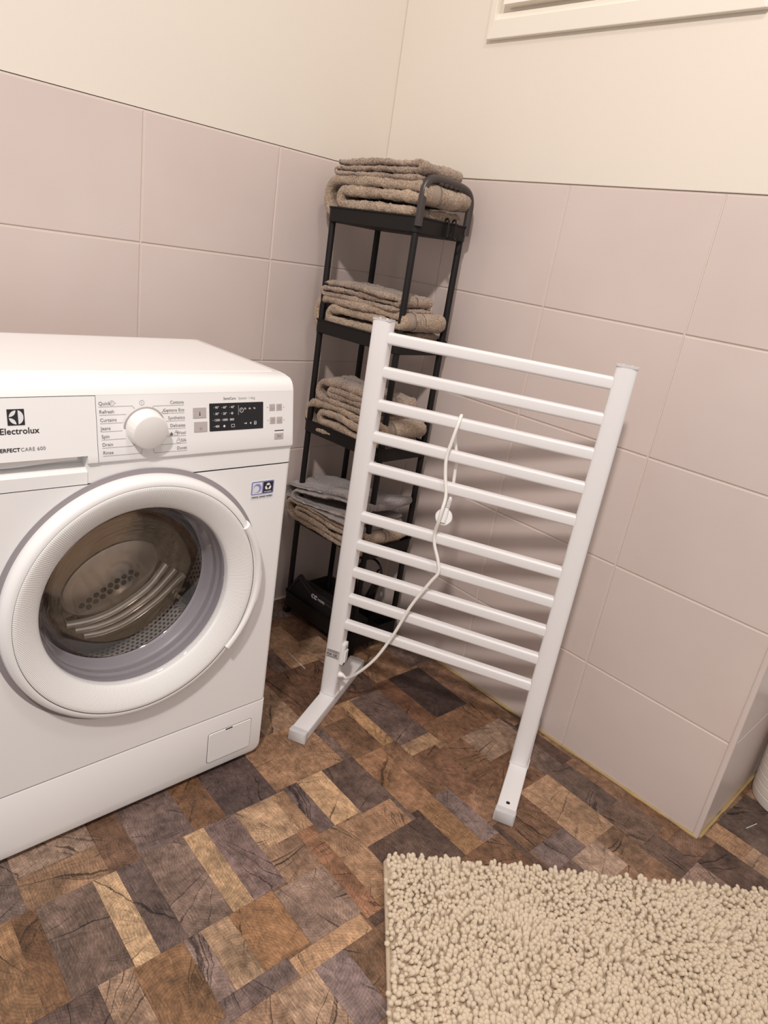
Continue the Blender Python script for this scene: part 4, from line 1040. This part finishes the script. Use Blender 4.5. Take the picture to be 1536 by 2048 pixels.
# ------------------------------------------------------------------ towels
def towel_material(name, c1, c2, cb):
    m, nt, b = new_mat(name)
    tc = node(nt, 'ShaderNodeTexCoord')
    at = node(nt, 'ShaderNodeAttribute', attribute_name='border')
    n1 = node(nt, 'ShaderNodeTexNoise'); n1.inputs['Scale'].default_value = 260; n1.inputs['Detail'].default_value = 3
    n2 = node(nt, 'ShaderNodeTexVoronoi', feature='F1'); n2.inputs['Scale'].default_value = 420
    n3 = node(nt, 'ShaderNodeTexNoise'); n3.inputs['Scale'].default_value = 18; n3.inputs['Detail'].default_value = 3
    for n in (n1, n2, n3): nt.links.new(tc.outputs['Object'], n.inputs['Vector'])
    f = math_n(nt, 'ADD', math_n(nt, 'MULTIPLY', n1.outputs['Fac'], 0.9), math_n(nt, 'MULTIPLY', n3.outputs['Fac'], 0.5))
    f = math_n(nt, 'SUBTRACT', math_n(nt, 'MULTIPLY', f, 2.4), 1.18, clamp=True)
    col = mixc(nt, f, lin(c1), lin(c2))
    rib = math_n(nt, 'MULTIPLY', math_n(nt, 'ADD', math_n(nt, 'SINE', math_n(nt, 'MULTIPLY', at.outputs['Fac'], 56.0)), 1.0), 0.5)
    isb = math_n(nt, 'GREATER_THAN', at.outputs['Fac'], 0.02)
    cbd = tuple(v * 0.78 for v in lin(cb)[:3]) + (1,)
    col = mixc(nt, isb, col, mixc(nt, rib, cbd, lin(cb)))
    nt.links.new(col, b.inputs['Base Color'])
    b.inputs['Roughness'].default_value = 0.95
    b.inputs['Sheen Weight'].default_value = 0.35
    b.inputs['Sheen Roughness'].default_value = 0.5
    b.inputs['Specular IOR Level'].default_value = 0.1
    h = math_n(nt, 'ADD', n1.outputs['Fac'], math_n(nt, 'MULTIPLY', n2.outputs['Distance'], 0.8))
    h = math_n(nt, 'ADD', math_n(nt, 'MULTIPLY', h, math_n(nt, 'SUBTRACT', 1.0, isb)), math_n(nt, 'MULTIPLY', rib, isb))
    bp = node(nt, 'ShaderNodeBump'); bp.inputs['Strength'].default_value = 0.9; bp.inputs['Distance'].default_value = 0.0022
    nt.links.new(h, bp.inputs['Height']); nt.links.new(bp.outputs['Normal'], b.inputs['Normal'])
    return m
M_TOWEL = towel_material('brown_terry', (120, 100, 83), (198, 174, 150), (176, 152, 132))
M_TOWELD = towel_material('taupe_terry', (110, 90, 77), (186, 162, 142), (186, 164, 146))
M_TOWELG = towel_material('grey_terry', (112, 101, 99), (172, 160, 157), (190, 178, 173))

def arc(cy, cz, r, a0, a1, n=9):
    return [(cy + r * math.cos(math.radians(a0 + (a1 - a0) * k / n)), cz + r * math.sin(math.radians(a0 + (a1 - a0) * k / n))) for k in range(n + 1)]
def big_fold(yl, yr, t, H):
    """bath towel folded over itself; profile from the visible long side"""
    a = t / 2
    top = H - a
    ro = (top - a) / 2
    z3 = top - t * 0.97
    z2 = a + t * 0.97
    p = [(yr + 0.012, a)] + arc(yl - ro, a + ro, ro, -90, -270 + 360, 14)
    p += [(yr + t * 0.55 + 0.006, top)] + arc(yr + t * 0.55, top - t * 0.53, t * 0.53, 90, 270, 9)
    p += [(yr + 0.05, z3)] + [(yl - ro - 0.030, z3)] + arc(yl - ro - 0.028, (z3 + z2) / 2, max(0.004, (z3 - z2) / 2), 90, -90, 8) + [(yr + 0.018, z2)]
    return p
def zig_fold(yl, yr, t, n=3):
    """hand towel folded in a zigzag of n layers"""
    p, z, left = [(yr, t / 2)], t / 2, True
    for k in range(n):
        if k < n - 1:
            r = t * 0.52
            if left: p += arc(yl - r - 0.004 * k, z + r, r, -90, 90, 7)
            else: p += arc(yr + r, z + r, r, 270, 90, 7)
            z += 2 * r
            left = not left
        else:
            p.append((yl - 0.004, z) if left else (yr + 0.004, z))
    return p
def resample(p, step):
    out = [Vector(p[0])]
    acc = 0.0
    P = [Vector(q) for q in p]
    lens = [0]
    for a, b in zip(P[:-1], P[1:]): lens.append(lens[-1] + (b - a).length)
    n = max(8, int(lens[-1] / step))
    i = 0
    out = []
    for k in range(n + 1):
        s = lens[-1] * k / n
        while i < len(P) - 2 and lens[i + 1] < s: i += 1
        d = lens[i + 1] - lens[i]
        out.append(P[i].lerp(P[i + 1], (s - lens[i]) / d if d > 1e-9 else 0))
    return out, lens[-1]
def towel(name, label, path, x0, x1, t, zbase, mat, seed, group, border=None, sag=0.008, edge=0.008, fuzz=0.0024, tilt=0.0, ytilt=0.0):
    """path: (y, z) centre line; swept along x as a soft ribbon of thickness t. border=('x'|'s', from, to)"""
    pts, L = resample(path, 0.0042)
    n = len(pts)
    nx = int((x1 - x0) / 0.0048)
    rows = [(x0, 0.30), (x0 + 0.0015, 0.68), (x0 + 0.0045, 0.93)]
    rows += [(x0 + 0.008 + (x1 - x0 - 0.016) * k / nx, 1.0) for k in range(nx + 1)]
    rows += [(x1 - 0.0045, 0.93), (x1 - 0.0015, 0.68), (x1, 0.30)]
    ymid, xmid = (path[0][0] + 0.15), (x0 + x1) / 2
    sd = Vector((seed * 3.7, seed * 1.9, seed * 2.3))
    verts, bord = [], []
    for (x, th) in rows:
        for side in (1, -1):
            for i in range(n):
                tg = (pts[min(i + 1, n - 1)] - pts[max(i - 1, 0)])
                if tg.length < 1e-9: tg = Vector((1, 0))
                tg.normalize()
                nr = Vector((-tg.y, tg.x))
                s = i / (n - 1)
                endt = min(1.0, 0.35 + min(s, 1 - s) * L / 0.006)
                q = pts[i] + nr * side * t / 2 * th * endt
                X = x
                # layers do not end flush
                e = noise.noise(Vector((s * L * 9, 0.3, 0)) + sd) * edge
                X += e * (1 if x < xmid else -1)
                v = Vector((X, q.x, q.y))
                lo = noise.noise(Vector((X * 9, q.x * 9, q.y * 4)) + sd)
                md = noise.noise(Vector((X * 34, q.x * 34, s * L * 30)) + sd)
                hi = noise.noise(v * 190 + sd * 3)
                inb = 0.0
                if border:
                    c = X if border[0] == 'x' else s * L
                    if border[1] < c < border[2]: inb = 0.05 + 0.95 * (c - border[1]) / (border[2] - border[1])
                amp = 0.25 if inb else 1.0
                o = nr * side * (md * 0.0030 + hi * fuzz * amp - (0.0012 if inb else 0))
                hgt = min(1.0, max(0.0, q.y / 0.03))
                z = q.y + o.y + lo * sag * hgt + tilt * (q.x - 0.15) * hgt + ytilt * (X - xmid) * hgt
                verts.append((X, q.x + o.x + noise.noise(Vector((X * 14, q.y * 20, 1)) + sd) * 0.004, max(0.0008, z)))
                bord.append(inb)
    m = 2 * n
    faces = []
    ring = list(range(n)) + list(range(2 * n - 1, n - 1, -1))
    R_ = len(rows)
    for r in range(R_ - 1):
        for k in range(len(ring)):
            a, b = ring[k], ring[(k + 1) % len(ring)]
            faces.append((r * m + a, r * m + b, (r + 1) * m + b, (r + 1) * m + a))
    for r in (0, R_ - 1):
        for i in range(n - 1):
            f = (r * m + i, r * m + i + 1, r * m + n + i + 1, r * m + n + i)
            faces.append(f if r else f[::-1])
    me = bpy.data.meshes.new(name)
    # towel origin at the middle of its base
    cx, cy = (x0 + x1) / 2, 0.15
    me.from_pydata([(a - cx, b - cy, c) for a, b, c in verts], [], faces)
    at = me.attributes.new('border', 'FLOAT', 'POINT')
    at.data.foreach_set('value', bord)
    me.polygons.foreach_set('use_smooth', [True] * len(me.polygons))
    me.materials.append(mat)
    me.update()
    o = bpy.data.objects.new(name, me)
    C.objects.link(o)
    o.location = shelf_world(cx, cy, zbase)
    o.rotation_euler = (0, 0, SA)
    tag(o, label, 'towel', group)
    return o
G_T = 'folded towels on the corner shelf'
f = [z - RIM + 0.0055 for z in TIERS]
towel('bath_towel', 'thick folded brown bath towel on the top tray of the black shelf', big_fold(0.318, 0.004, 0.0235, 0.100), 0.003, 0.172, 0.0225, f[0] + 0.002, M_TOWEL, 1, G_T, border=('x', 0.030, 0.058), tilt=-0.01)
towel('hand_towel', 'small taupe hand towel topmost on the black shelf behind the handle', zig_fold(0.290, 0.020, 0.0135, 3), 0.000, 0.150, 0.0125, f[0] + 0.098, M_TOWELD, 2, G_T, border=('s', 0.79, 0.815), sag=0.008, tilt=-0.02)
towel('bath_towel', 'folded brown bath towel on the second tray from the top', big_fold(0.310, 0.004, 0.0205, 0.087), 0.003, 0.162, 0.020, f[1] + 0.002, M_TOWEL, 3, G_T, border=('x', 0.020, 0.048))
towel('hand_towel', 'small taupe hand towel lying on the second tray towel', zig_fold(0.292, 0.024, 0.0135, 3), 0.004, 0.128, 0.0125, f[1] + 0.086, M_TOWELD, 4, G_T, border=('s', 0.80, 0.83), sag=0.007)
towel('bath_towel', 'folded brown bath towel on the middle tray of the shelf', big_fold(0.304, 0.004, 0.0215, 0.090), 0.003, 0.152, 0.021, f[2] + 0.002, M_TOWEL, 5, G_T, border=('x', 0.012, 0.036))
towel('hand_towel', 'brown hand towel lying on the middle tray towel', big_fold(0.272, 0.020, 0.0165, 0.062), 0.006, 0.128, 0.0165, f[2] + 0.088, M_TOWELD, 6, G_T, sag=0.010)
towel('bath_towel', 'flat brown towel underneath the grey towel on the fourth tray', big_fold(0.325, 0.000, 0.0155, 0.066), -0.008, 0.160, 0.0155, f[3] + 0.002, M_TOWEL, 7, G_T, border=('x', 0.014, 0.060))
towel('face_towel', 'grey folded towel with pale hems on the fourth tray of the shelf', big_fold(0.335, 0.004, 0.0115, 0.068), -0.014, 0.150, 0.0115, f[3] + 0.066, M_TOWELG, 8, G_T, border=('x', -0.020, -0.009), sag=0.014, edge=0.010, fuzz=0.0010, tilt=-0.15)

# ------------------------------------------------------------------ black pouch and hair straightener on the lowest tray
zb = TIERS[4] - 0.048 + 0.0045
m_pouch = simple('black_fabric', (18, 15, 16), 0.6, var=0.15, vscale=60, bump=0.3, bscale=700)
pouch = empty('storage_pouch', shelf_world(0.06, 0.16, zb), SA)
tag(pouch, 'black pouch with a white emblem on the lowest shelf tray', 'pouch')
top = [(0.287, 0.058), (0.270, 0.086), (0.252, 0.112), (0.243, 0.118), (0.232, 0.112), (0.216, 0.106), (0.198, 0.098), (0.178, 0.090), (0.120, 0.092), (0.070, 0.088), (0.040, 0.078), (0.030, 0.06)]
loops = []
for y, h in top:
    loops.append([(-0.050, y - 0.16, 0.0), (-0.052, y - 0.16, h * 0.55), (-0.0545, y - 0.16, h - 0.004), (-0.052, y - 0.16, h), (-0.047, y - 0.16, h - 0.003), (-0.030, y - 0.16, min(h * 0.8, 0.070)), (0.004, y - 0.16, 0.064), (0.026, y - 0.16, 0.056), (0.029, y - 0.16, 0.0)])
MB().loft(loops).build('pouch_body', m_pouch, pouch, smooth=50)
MB().tube(smooth_path([(-0.0555, y - 0.16, h - 0.014) for y, h in top], 4), 0.0016, 6).build('piping', simple('dark_piping', (58, 54, 56), 0.5), pouch, smooth=60)
em = MB()
def em_pt(u, v):                                     # on the pouch front: u leftwards from y=0.18, v up
    return (-0.0568, 0.182 - 0.16 - u, 0.0785 + v)
for c0, rr in ((0.004, 0.0062), (0.0165, 0.0060)):
    for r_, a0, a1 in ((rr, 20, 330), (rr * 0.55, 60, 300)):
        em.tube([em_pt(c0 + r_ * math.cos(math.radians(a)), r_ * math.sin(math.radians(a))) for a in np.linspace(a0, a1, 22)], 0.0008, 5)
vs, fs = text_mesh('HOME', 0.0100, 'LEFT', 0.0002)
em.add([em_pt(0.026 + a, b - 0.004) for a, b, _ in vs], fs)
em.build('emblem', M_INKW, pouch)
st_ = empty('hair_straightener', shelf_world(0.115, 0.075, zb), SA)
tag(st_, 'black hair straightener with looped cord standing in the lowest tray', 'hair straightener')
m_gloss = simple('gloss_black', (24, 21, 22), 0.2, var=0.1)
for k, dx in enumerate((0.0, 0.026)):
    pts = [(dx * 1.0, 0.018, 0.012), (dx * 0.9, 0.008, 0.05), (dx * 0.7, -0.004, 0.09), (dx * 0.35 + 0.004, -0.014, 0.125), (dx * 0.1 + 0.01, -0.021, 0.150)]
    MB().tube(smooth_path(pts, 4), 0.0125, 12, flat=0.7).build('arm', m_gloss, st_, smooth=60)
vs, fs = text_mesh('PRO', 0.012, 'LEFT', 0.0003)
MB().add([(-0.0128 + 0.0 * a, 0.004 - a * 0.9, 0.060 + b + a * 0.2) for a, b, _ in vs], fs).build('arm_lettering', M_INKW, st_)
cp_ = smooth_path([(0.010, -0.020, 0.150), (0.008, -0.034, 0.178), (0.004, -0.030, 0.205), (0.000, -0.006, 0.218), (-0.004, 0.024, 0.205), (-0.004, 0.044, 0.170), (0.002, 0.050, 0.120), (0.010, 0.048, 0.06), (0.016, 0.040, 0.012)], 6)
MB().tube(cp_, 0.0034, 8).build('cord', m_gloss, st_, smooth=60)
cp_ = smooth_path([(0.010, -0.018, 0.142), (0.004, -0.040, 0.175), (0.0, -0.036, 0.196), (0.0, -0.026, 0.190), (0.004, -0.024, 0.168), (0.006, -0.028, 0.150)], 6)
MB().tube(cp_, 0.0030, 8).build('cord_loop', m_gloss, st_, smooth=60)

# ------------------------------------------------------------------ freestanding towel warmer
HA = math.atan2(-0.8959, 0.4442)
heater = empty('towel_warmer', (-0.3538, -0.474, 0.0), HA)
tag(heater, 'white freestanding ladder towel warmer on two floor feet with looped cord', 'towel warmer')
m_alu = simple('white_powder_coat', (232, 229, 229), 0.34, var=0.02, vscale=8, bump=0.03, bscale=900)
m_cap = simple('clear_grey_cap', (205, 202, 202), 0.25, var=0.04)
PY0, PY1 = -0.0500, -0.0200
POSTS = [(-0.0245, 0.0145), (0.4535, 0.4925)]
for a, b in POSTS:
    # front face gently domed
    prof = [(a, PY1), (a, PY0 + 0.006), (a + 0.0015, PY0 + 0.0030), (a + 0.005, PY0 + 0.0012), (a + 0.012, PY0), (b - 0.012, PY0), (b - 0.005, PY0 + 0.0012), (b - 0.0015, PY0 + 0.0030), (b, PY0 + 0.006), (b, PY1), (b - 0.002, PY1 + 0.002), (a + 0.002, PY1 + 0.002)]
    post = MB().loft([[(x, y, z) for x, y in prof] for z in (0.029, 0.9255)]).build('post', m_alu, heater, smooth=40)
    cap = MB().loft([[(x, y, z) for x, y in rrect(a - 0.0004, b + 0.0004, PY0 - 0.0004, PY1 + 0.002, 0.004, 4)] for z in (0.9255, 0.9282)])
    for x in (a + 0.012, b - 0.012):
        cap.loft([[(x + 0.0022 * math.cos(t) * s, -0.036 + 0.0022 * math.sin(t) * s, z) for t in [2 * math.pi * k / 10 for k in range(10)]] for z, s in ((0.928, 1), (0.9305, 0.8))])
    cap.build('post_cap', m_cap, heater, smooth=40)
ZR0, PITCH, GAP = 0.9047, 0.0685, 0.0468
rp = rrect(-0.0098, 0.0098, -0.0120, 0.0120, 0.0055, 6)
rung_me = None
for i in range(10):
    z = ZR0 - 0.012 - PITCH * i - (GAP if i > 4 else 0)
    if rung_me is None:
        o = MB().loft([[(x, y, zz) for y, zz in rp] for x in (0.0125, 0.4560)]).build('rung', m_alu, heater, smooth=40)
        rung_me = o.data
    else:
        o = bpy.data.objects.new('rung', rung_me); C.objects.link(o); o.parent = heater
    o.location = (0, -0.0372, z)
for a, b in ((-0.0225, 0.0175), (0.4545, 0.4955)):
    foot = MB().loft([[(x, y, z) for x, z in rrect(a, b, 0.0008, 0.0295, 0.003, 3)] for y in (-0.196, 0.130)]).build('foot', m_alu, heater, smooth=40)
    for y0, y1, y2 in ((-0.196, -0.2075, -0.210), (0.130, 0.1415, 0.1425)):
        MB().loft([[(x, y, z) for x, z in rrect(a - 0.0012 + d, b + 0.0012 - d, 0.0002 + d, 0.0312 - d, 0.003, 3)] for y, d in ((y0, 0), (y1, 0), (y2, 0.0025))]).build('end_cap', m_cap, foot, smooth=40)
    if a > 0.4: MB().loft([[((a + b) / 2 + 0.0042 * math.cos(t), -0.178 + 0.0042 * math.sin(t), z) for t in [2 * math.pi * k / 16 for k in range(16)]] for z in (0.0290, 0.0299)]).build('screw_hole', M_DARK, foot)
    MB().box(a - 0.001, b + 0.001, PY0 - 0.001, PY1 + 0.004, 0.0285, 0.0305).build('foot_joint', m_cap, foot)
# switch, gland, screws and rating plate on the post by the shelf
sw = MB().box(0.0140, 0.0225, -0.0460, -0.0240, 0.122, 0.178).build('switch', M_WHITE2, heater, bevel=0.0015)
MB().box(0.0222, 0.0262, -0.0425, -0.0275, 0.128, 0.160).build('rocker', M_WHITE2, sw, bevel=0.001)
MB().box(0.0222, 0.0240, -0.0425, -0.0275, 0.163, 0.174).build('indicator', m_cap, sw, bevel=0.001)
MB().loft([[(x, -0.035 + r_ * math.cos(t), 0.088 + r_ * math.sin(t)) for t in [2 * math.pi * k / 16 for k in range(16)]] for x, r_ in ((0.0135, 0.0075), (0.018, 0.0075), (0.024, 0.0055), (0.026, 0.0045))]).build('cable_gland', M_WHITE2, heater, smooth=40)
for z in (0.1115, 0.064):
    MB().loft([[(x, -0.035 + r_ * math.cos(t), z + r_ * math.sin(t)) for t in [2 * math.pi * k / 12 for k in range(12)]] for x, r_ in ((0.0140, 0.0026), (0.0152, 0.0024), (0.0158, 0.0012))]).build('screw', simple('screw_steel', (210, 206, 204), 0.3, metal=0.8), heater, smooth=40)
m_lab = simple('silver_label', (186, 180, 178), 0.4, var=0.03)
lab = MB().box(-0.0200, 0.0125, PY0 - 0.0005, PY0 + 0.001, 0.1365, 0.1585).build('rating_plate', m_lab, heater)
t_ = MB()
for body, x, z, sz in (('P24  CE', -0.0190, 0.1425, 0.0080),):
    vs, fs = text_mesh(body, sz, 'LEFT', 0.0002)
    t_.add([(x + a, PY0 - 0.0008, z + b) for a, b, _ in vs], fs)
for z in (0.1562, 0.1540, 0.1518, 0.1398, 0.1380):
    t_.add([(-0.0185, PY0 - 0.0008, z), (0.0095, PY0 - 0.0008, z), (0.0095, PY0 - 0.0008, z + 0.0006), (-0.0185, PY0 - 0.0008, z + 0.0006)], [(0, 1, 2, 3)])
t_.build('plate_print', M_INKD, lab, fix=False)
# cord: up from the gland, over the third rung, plug hanging behind
front = [[0.026, -0.035, 0.088], [0.040, -0.044, 0.092], [0.0717, -0.060, 0.1305], [0.1076, -0.062, 0.1853], [0.1386, -0.060, 0.2593], [0.1637, -0.058, 0.3362], [0.1956, -0.057, 0.405], [0.2096, -0.057, 0.4336], [0.2032, -0.056, 0.4615], [0.1895, -0.055, 0.4927], [0.1854, -0.056, 0.5205], [0.1908, -0.066, 0.5508], [0.194, -0.068, 0.5799], [0.1941, -0.060, 0.6078], [0.184, -0.056, 0.6489], [0.1791, -0.055, 0.6854], [0.1834, -0.055, 0.7181], [0.1885, -0.0535, 0.7520]]
back = [[0.1900, -0.046, 0.7695], [0.1885, -0.036, 0.7720], [0.1840, -0.024, 0.7640], [0.1785, -0.019, 0.7452], [0.1824, -0.020, 0.7159], [0.1926, -0.020, 0.6805], [0.1946, -0.020, 0.6536], [0.1967, -0.021, 0.6208], [0.1985, -0.030, 0.606], [0.2000, -0.038, 0.592]]
m_cord = simple('white_cord', (244, 240, 234), 0.4, var=0.02)
cord = MB().tube(smooth_path(front + back, 6), 0.0036, 10).build('power_cord', m_cord, heater, smooth=60)
# plug
pc = Vector((0.1955, -0.046, 0.556))
pd = (Vector((0.2000, -0.038, 0.592)) - pc).normalized()
plug = MB()
side = pd.cross(Vector((0, 1, 0))).normalized()
fr_ = side.cross(pd).normalized()
def disc_loop(r, off, wob=0.0):
    return [tuple(pc + (side * math.cos(t) + pd * math.sin(t)) * (r * (1 + wob * math.cos(6 * t))) + fr_ * off) for t in [2 * math.pi * k / 36 for k in range(36)]]
plug.loft([disc_loop(0.0165, 0.008), disc_loop(0.0182, 0.004, 0.008), disc_loop(0.0182, -0.002, 0.008), disc_loop(0.0165, -0.004)])
pl = plug.build('plug', M_WHITE2, heater, smooth=40)
MB().loft([[tuple(pc + pd * s + side * (w * math.cos(t)) + fr_ * (h * math.sin(t) - 0.006)) for t in [2 * math.pi * k / 14 for k in range(14)]]
           for s, w, h in ((-0.010, 0.0085, 0.006), (0.006, 0.0080, 0.007), (0.016, 0.0065, 0.006), (0.022, 0.0055, 0.0055))]).build('plug_grip', M_WHITE2, pl, smooth=50)
for k in range(6):
    c0 = pc + pd * (0.024 + 0.0032 * k) + fr_ * -0.004 * (1 - k / 6)
    r_ = 0.0056 - 0.00025 * k
    MB().loft([[tuple(c0 + pd * s + side * r_ * q_ * math.cos(t) + fr_ * r_ * q_ * math.sin(t)) for t in [2 * math.pi * j / 12 for j in range(12)]] for s, q_ in ((-0.0010, 0.8), (-0.0005, 1), (0.0007, 1), (0.0012, 0.8))]).build('strain_relief', M_WHITE2, pl, smooth=50)
for s in (-1, 1):
    MB().tube([tuple(pc + side * 0.0095 * s + fr_ * 0.007), tuple(pc + side * 0.0095 * s + fr_ * 0.026)], 0.0024, 8).build('pin', simple('pin_metal', (200, 198, 195), 0.25, metal=1.0), pl, smooth=50)

# ------------------------------------------------------------------ shaggy bath rug
RA = math.atan2(-0.666, 0.746)
rug = empty('bath_rug', (-0.596, -0.915, 0.0), RA)
tag(rug, 'beige shaggy chenille bath rug on the wooden floor', 'rug')
RW, RH = 0.80, -0.50
m_back = simple('rug_backing', (196, 176, 152), 0.9, var=0.08, vscale=60, bump=0.4, bscale=500)
MB().loft([[(x, y, z) for x, y in rrect(d, RW - d, RH + d, -d, 0.012, 5)] for z, d in ((0.0012, 0.001), (0.004, 0.0), (0.0085, 0.0), (0.010, 0.003))]).build('backing', m_back, rug, smooth=40)
MB().tube([(0.002, RH + 0.01, 0.0085), (0.0025, -0.25, 0.009), (0.002, -0.012, 0.0085), (0.012, -0.003, 0.0085), (RW / 2, -0.002, 0.0085), (RW - 0.01, -0.003, 0.0085)], 0.0042, 8).build('hem', m_back, rug, smooth=60)
def pile_mesh():
    rng = np.random.default_rng(11)
    sp = 0.0076
    gx, gy = np.meshgrid(np.arange(0.006, RW - 0.003, sp), np.arange(RH + 0.004, -0.003, sp * 0.92))
    gx = gx + (np.arange(gx.shape[0])[:, None] % 2) * sp * 0.5
    bx = gx.ravel() + rng.normal(0, 0.0013, gx.size)
    by = gy.ravel() + rng.normal(0, 0.0013, gx.size)
    N = bx.size
    # lean: slowly varying flow plus jitter, outwards along the edges
    lx = np.array([noise.noise(Vector((x * 9, y * 9, 2.2))) for x, y in zip(bx, by)])
    ly = np.array([noise.noise(Vector((x * 9, y * 13, 7.7))) for x, y in zip(bx, by)])
    tx = lx * 0.55 + rng.normal(0, 0.22, N)
    ty = ly * 0.70 + rng.normal(0, 0.22, N)
    ty += np.clip((by + 0.016) / 0.016, 0, 1) * 0.9
    tx -= np.clip((0.010 - bx) / 0.010, 0, 1) * 0.35
    ln = rng.uniform(0.0125, 0.0185, N)
    rad = rng.uniform(0.0033, 0.0050, N)
    seg, prof = 7, [(0.0, 0.75), (0.45, 0.95), (0.78, 1.06), (0.93, 0.80), (1.0, 0.34)]
    a = np.arange(seg) * 2 * np.pi / seg
    T = np.stack([tx, ty, np.ones(N)], 1)
    T /= np.linalg.norm(T, axis=1)[:, None]
    ux = np.stack([T[:, 2], np.zeros(N), -T[:, 0]], 1)
    ux /= np.linalg.norm(ux, axis=1)[:, None]
    uy = np.cross(T, ux)
    base = np.stack([bx, by, np.full(N, 0.0085)], 1)
    rings = []
    for h, s in prof:
        c0 = base + T * (ln * h)[:, None] + np.stack([tx, ty, np.zeros(N)], 1) * (0.003 * h * h)
        rr = (rad * s)[:, None]
        for t in a:
            rings.append(c0 + ux * rr * np.cos(t) + uy * rr * np.sin(t))
    rings.append(base + T * (ln * 1.03)[:, None] + np.stack([tx, ty, np.zeros(N)], 1) * 0.003)
    V = np.stack(rings, 1)                            # N, k, 3
    k = V.shape[1]
    f4 = []
    for i in range(len(prof) - 1):
        for j in range(seg):
            f4.append((i * seg + j, i * seg + (j + 1) % seg, (i + 1) * seg + (j + 1) % seg, (i + 1) * seg + j))
    f3 = [((len(prof) - 1) * seg + j, (len(prof) - 1) * seg + (j + 1) % seg, k - 1) for j in range(seg)]
    off = (np.arange(N) * k)
    F4 = (np.array(f4)[None] + off[:, None, None]).reshape(-1, 4)
    F3 = (np.array(f3)[None] + off[:, None, None]).reshape(-1, 3)
    me = bpy.data.meshes.new('pile')
    me.vertices.add(N * k)
    me.vertices.foreach_set('co', V.reshape(-1).astype(np.float32))
    nl = F4.size + F3.size
    me.loops.add(nl)
    me.loops.foreach_set('vertex_index', np.concatenate([F4.ravel(), F3.ravel()]).astype(np.int32))
    me.polygons.add(len(F4) + len(F3))
    st = np.concatenate([np.arange(len(F4)) * 4, F4.size + np.arange(len(F3)) * 3]).astype(np.int32)
    me.polygons.foreach_set('loop_start', st)
    me.polygons.foreach_set('use_smooth', np.ones(len(F4) + len(F3), bool))
    me.update(calc_edges=True)
    me.validate()
    return me
m_pile = simple('beige_chenille', (221, 204, 181), 0.95, var=0.10, vscale=45, bump=0.5, bscale=900, spec=0.1)
me = pile_mesh()
me.materials.append(m_pile)
pile = bpy.data.objects.new('pile', me)
C.objects.link(pile)
pile.parent = rug
tag(pile, kind='stuff')

# ------------------------------------------------------------------ white bin past the wall's outer corner
BC = (0.306, -1.360)
bin_ = empty('waste_bin', (BC[0], BC[1], 0))
tag(bin_, 'white ribbed round bin at the right edge beyond the wall corner', 'bin')
m_bin = simple('bin_plastic', (228, 220, 212), 0.35, var=0.03)
def ring_l(r, z): return [(r * math.cos(t), r * math.sin(t), z) for t in [2 * math.pi * k / 48 for k in range(48)]]
prof = [(0.078, 0.0005), (0.084, 0.003), (0.0855, 0.010)]
z = 0.010
while z < 0.24:
    prof += [(0.0858 + (z * 0.03), z + 0.016), (0.0845 + z * 0.03, z + 0.0172), (0.0845 + z * 0.03, z + 0.0186), (0.0862 + z * 0.03, z + 0.020)]
    z += 0.022
prof += [(0.097, z + 0.004), (0.099, z + 0.008), (0.095, z + 0.010), (0.090, z), (0.082, 0.02)]
MB().loft([ring_l(r, zz) for r, zz in prof]).build('bin_body', m_bin, bin_, smooth=35)
MB().loft([ring_l(r, zz) for r, zz in ((0.100, z + 0.0095), (0.101, z + 0.014), (0.096, z + 0.022), (0.05, z + 0.032), (0.002, z + 0.034))]).build('lid', m_bin, bin_, smooth=35)
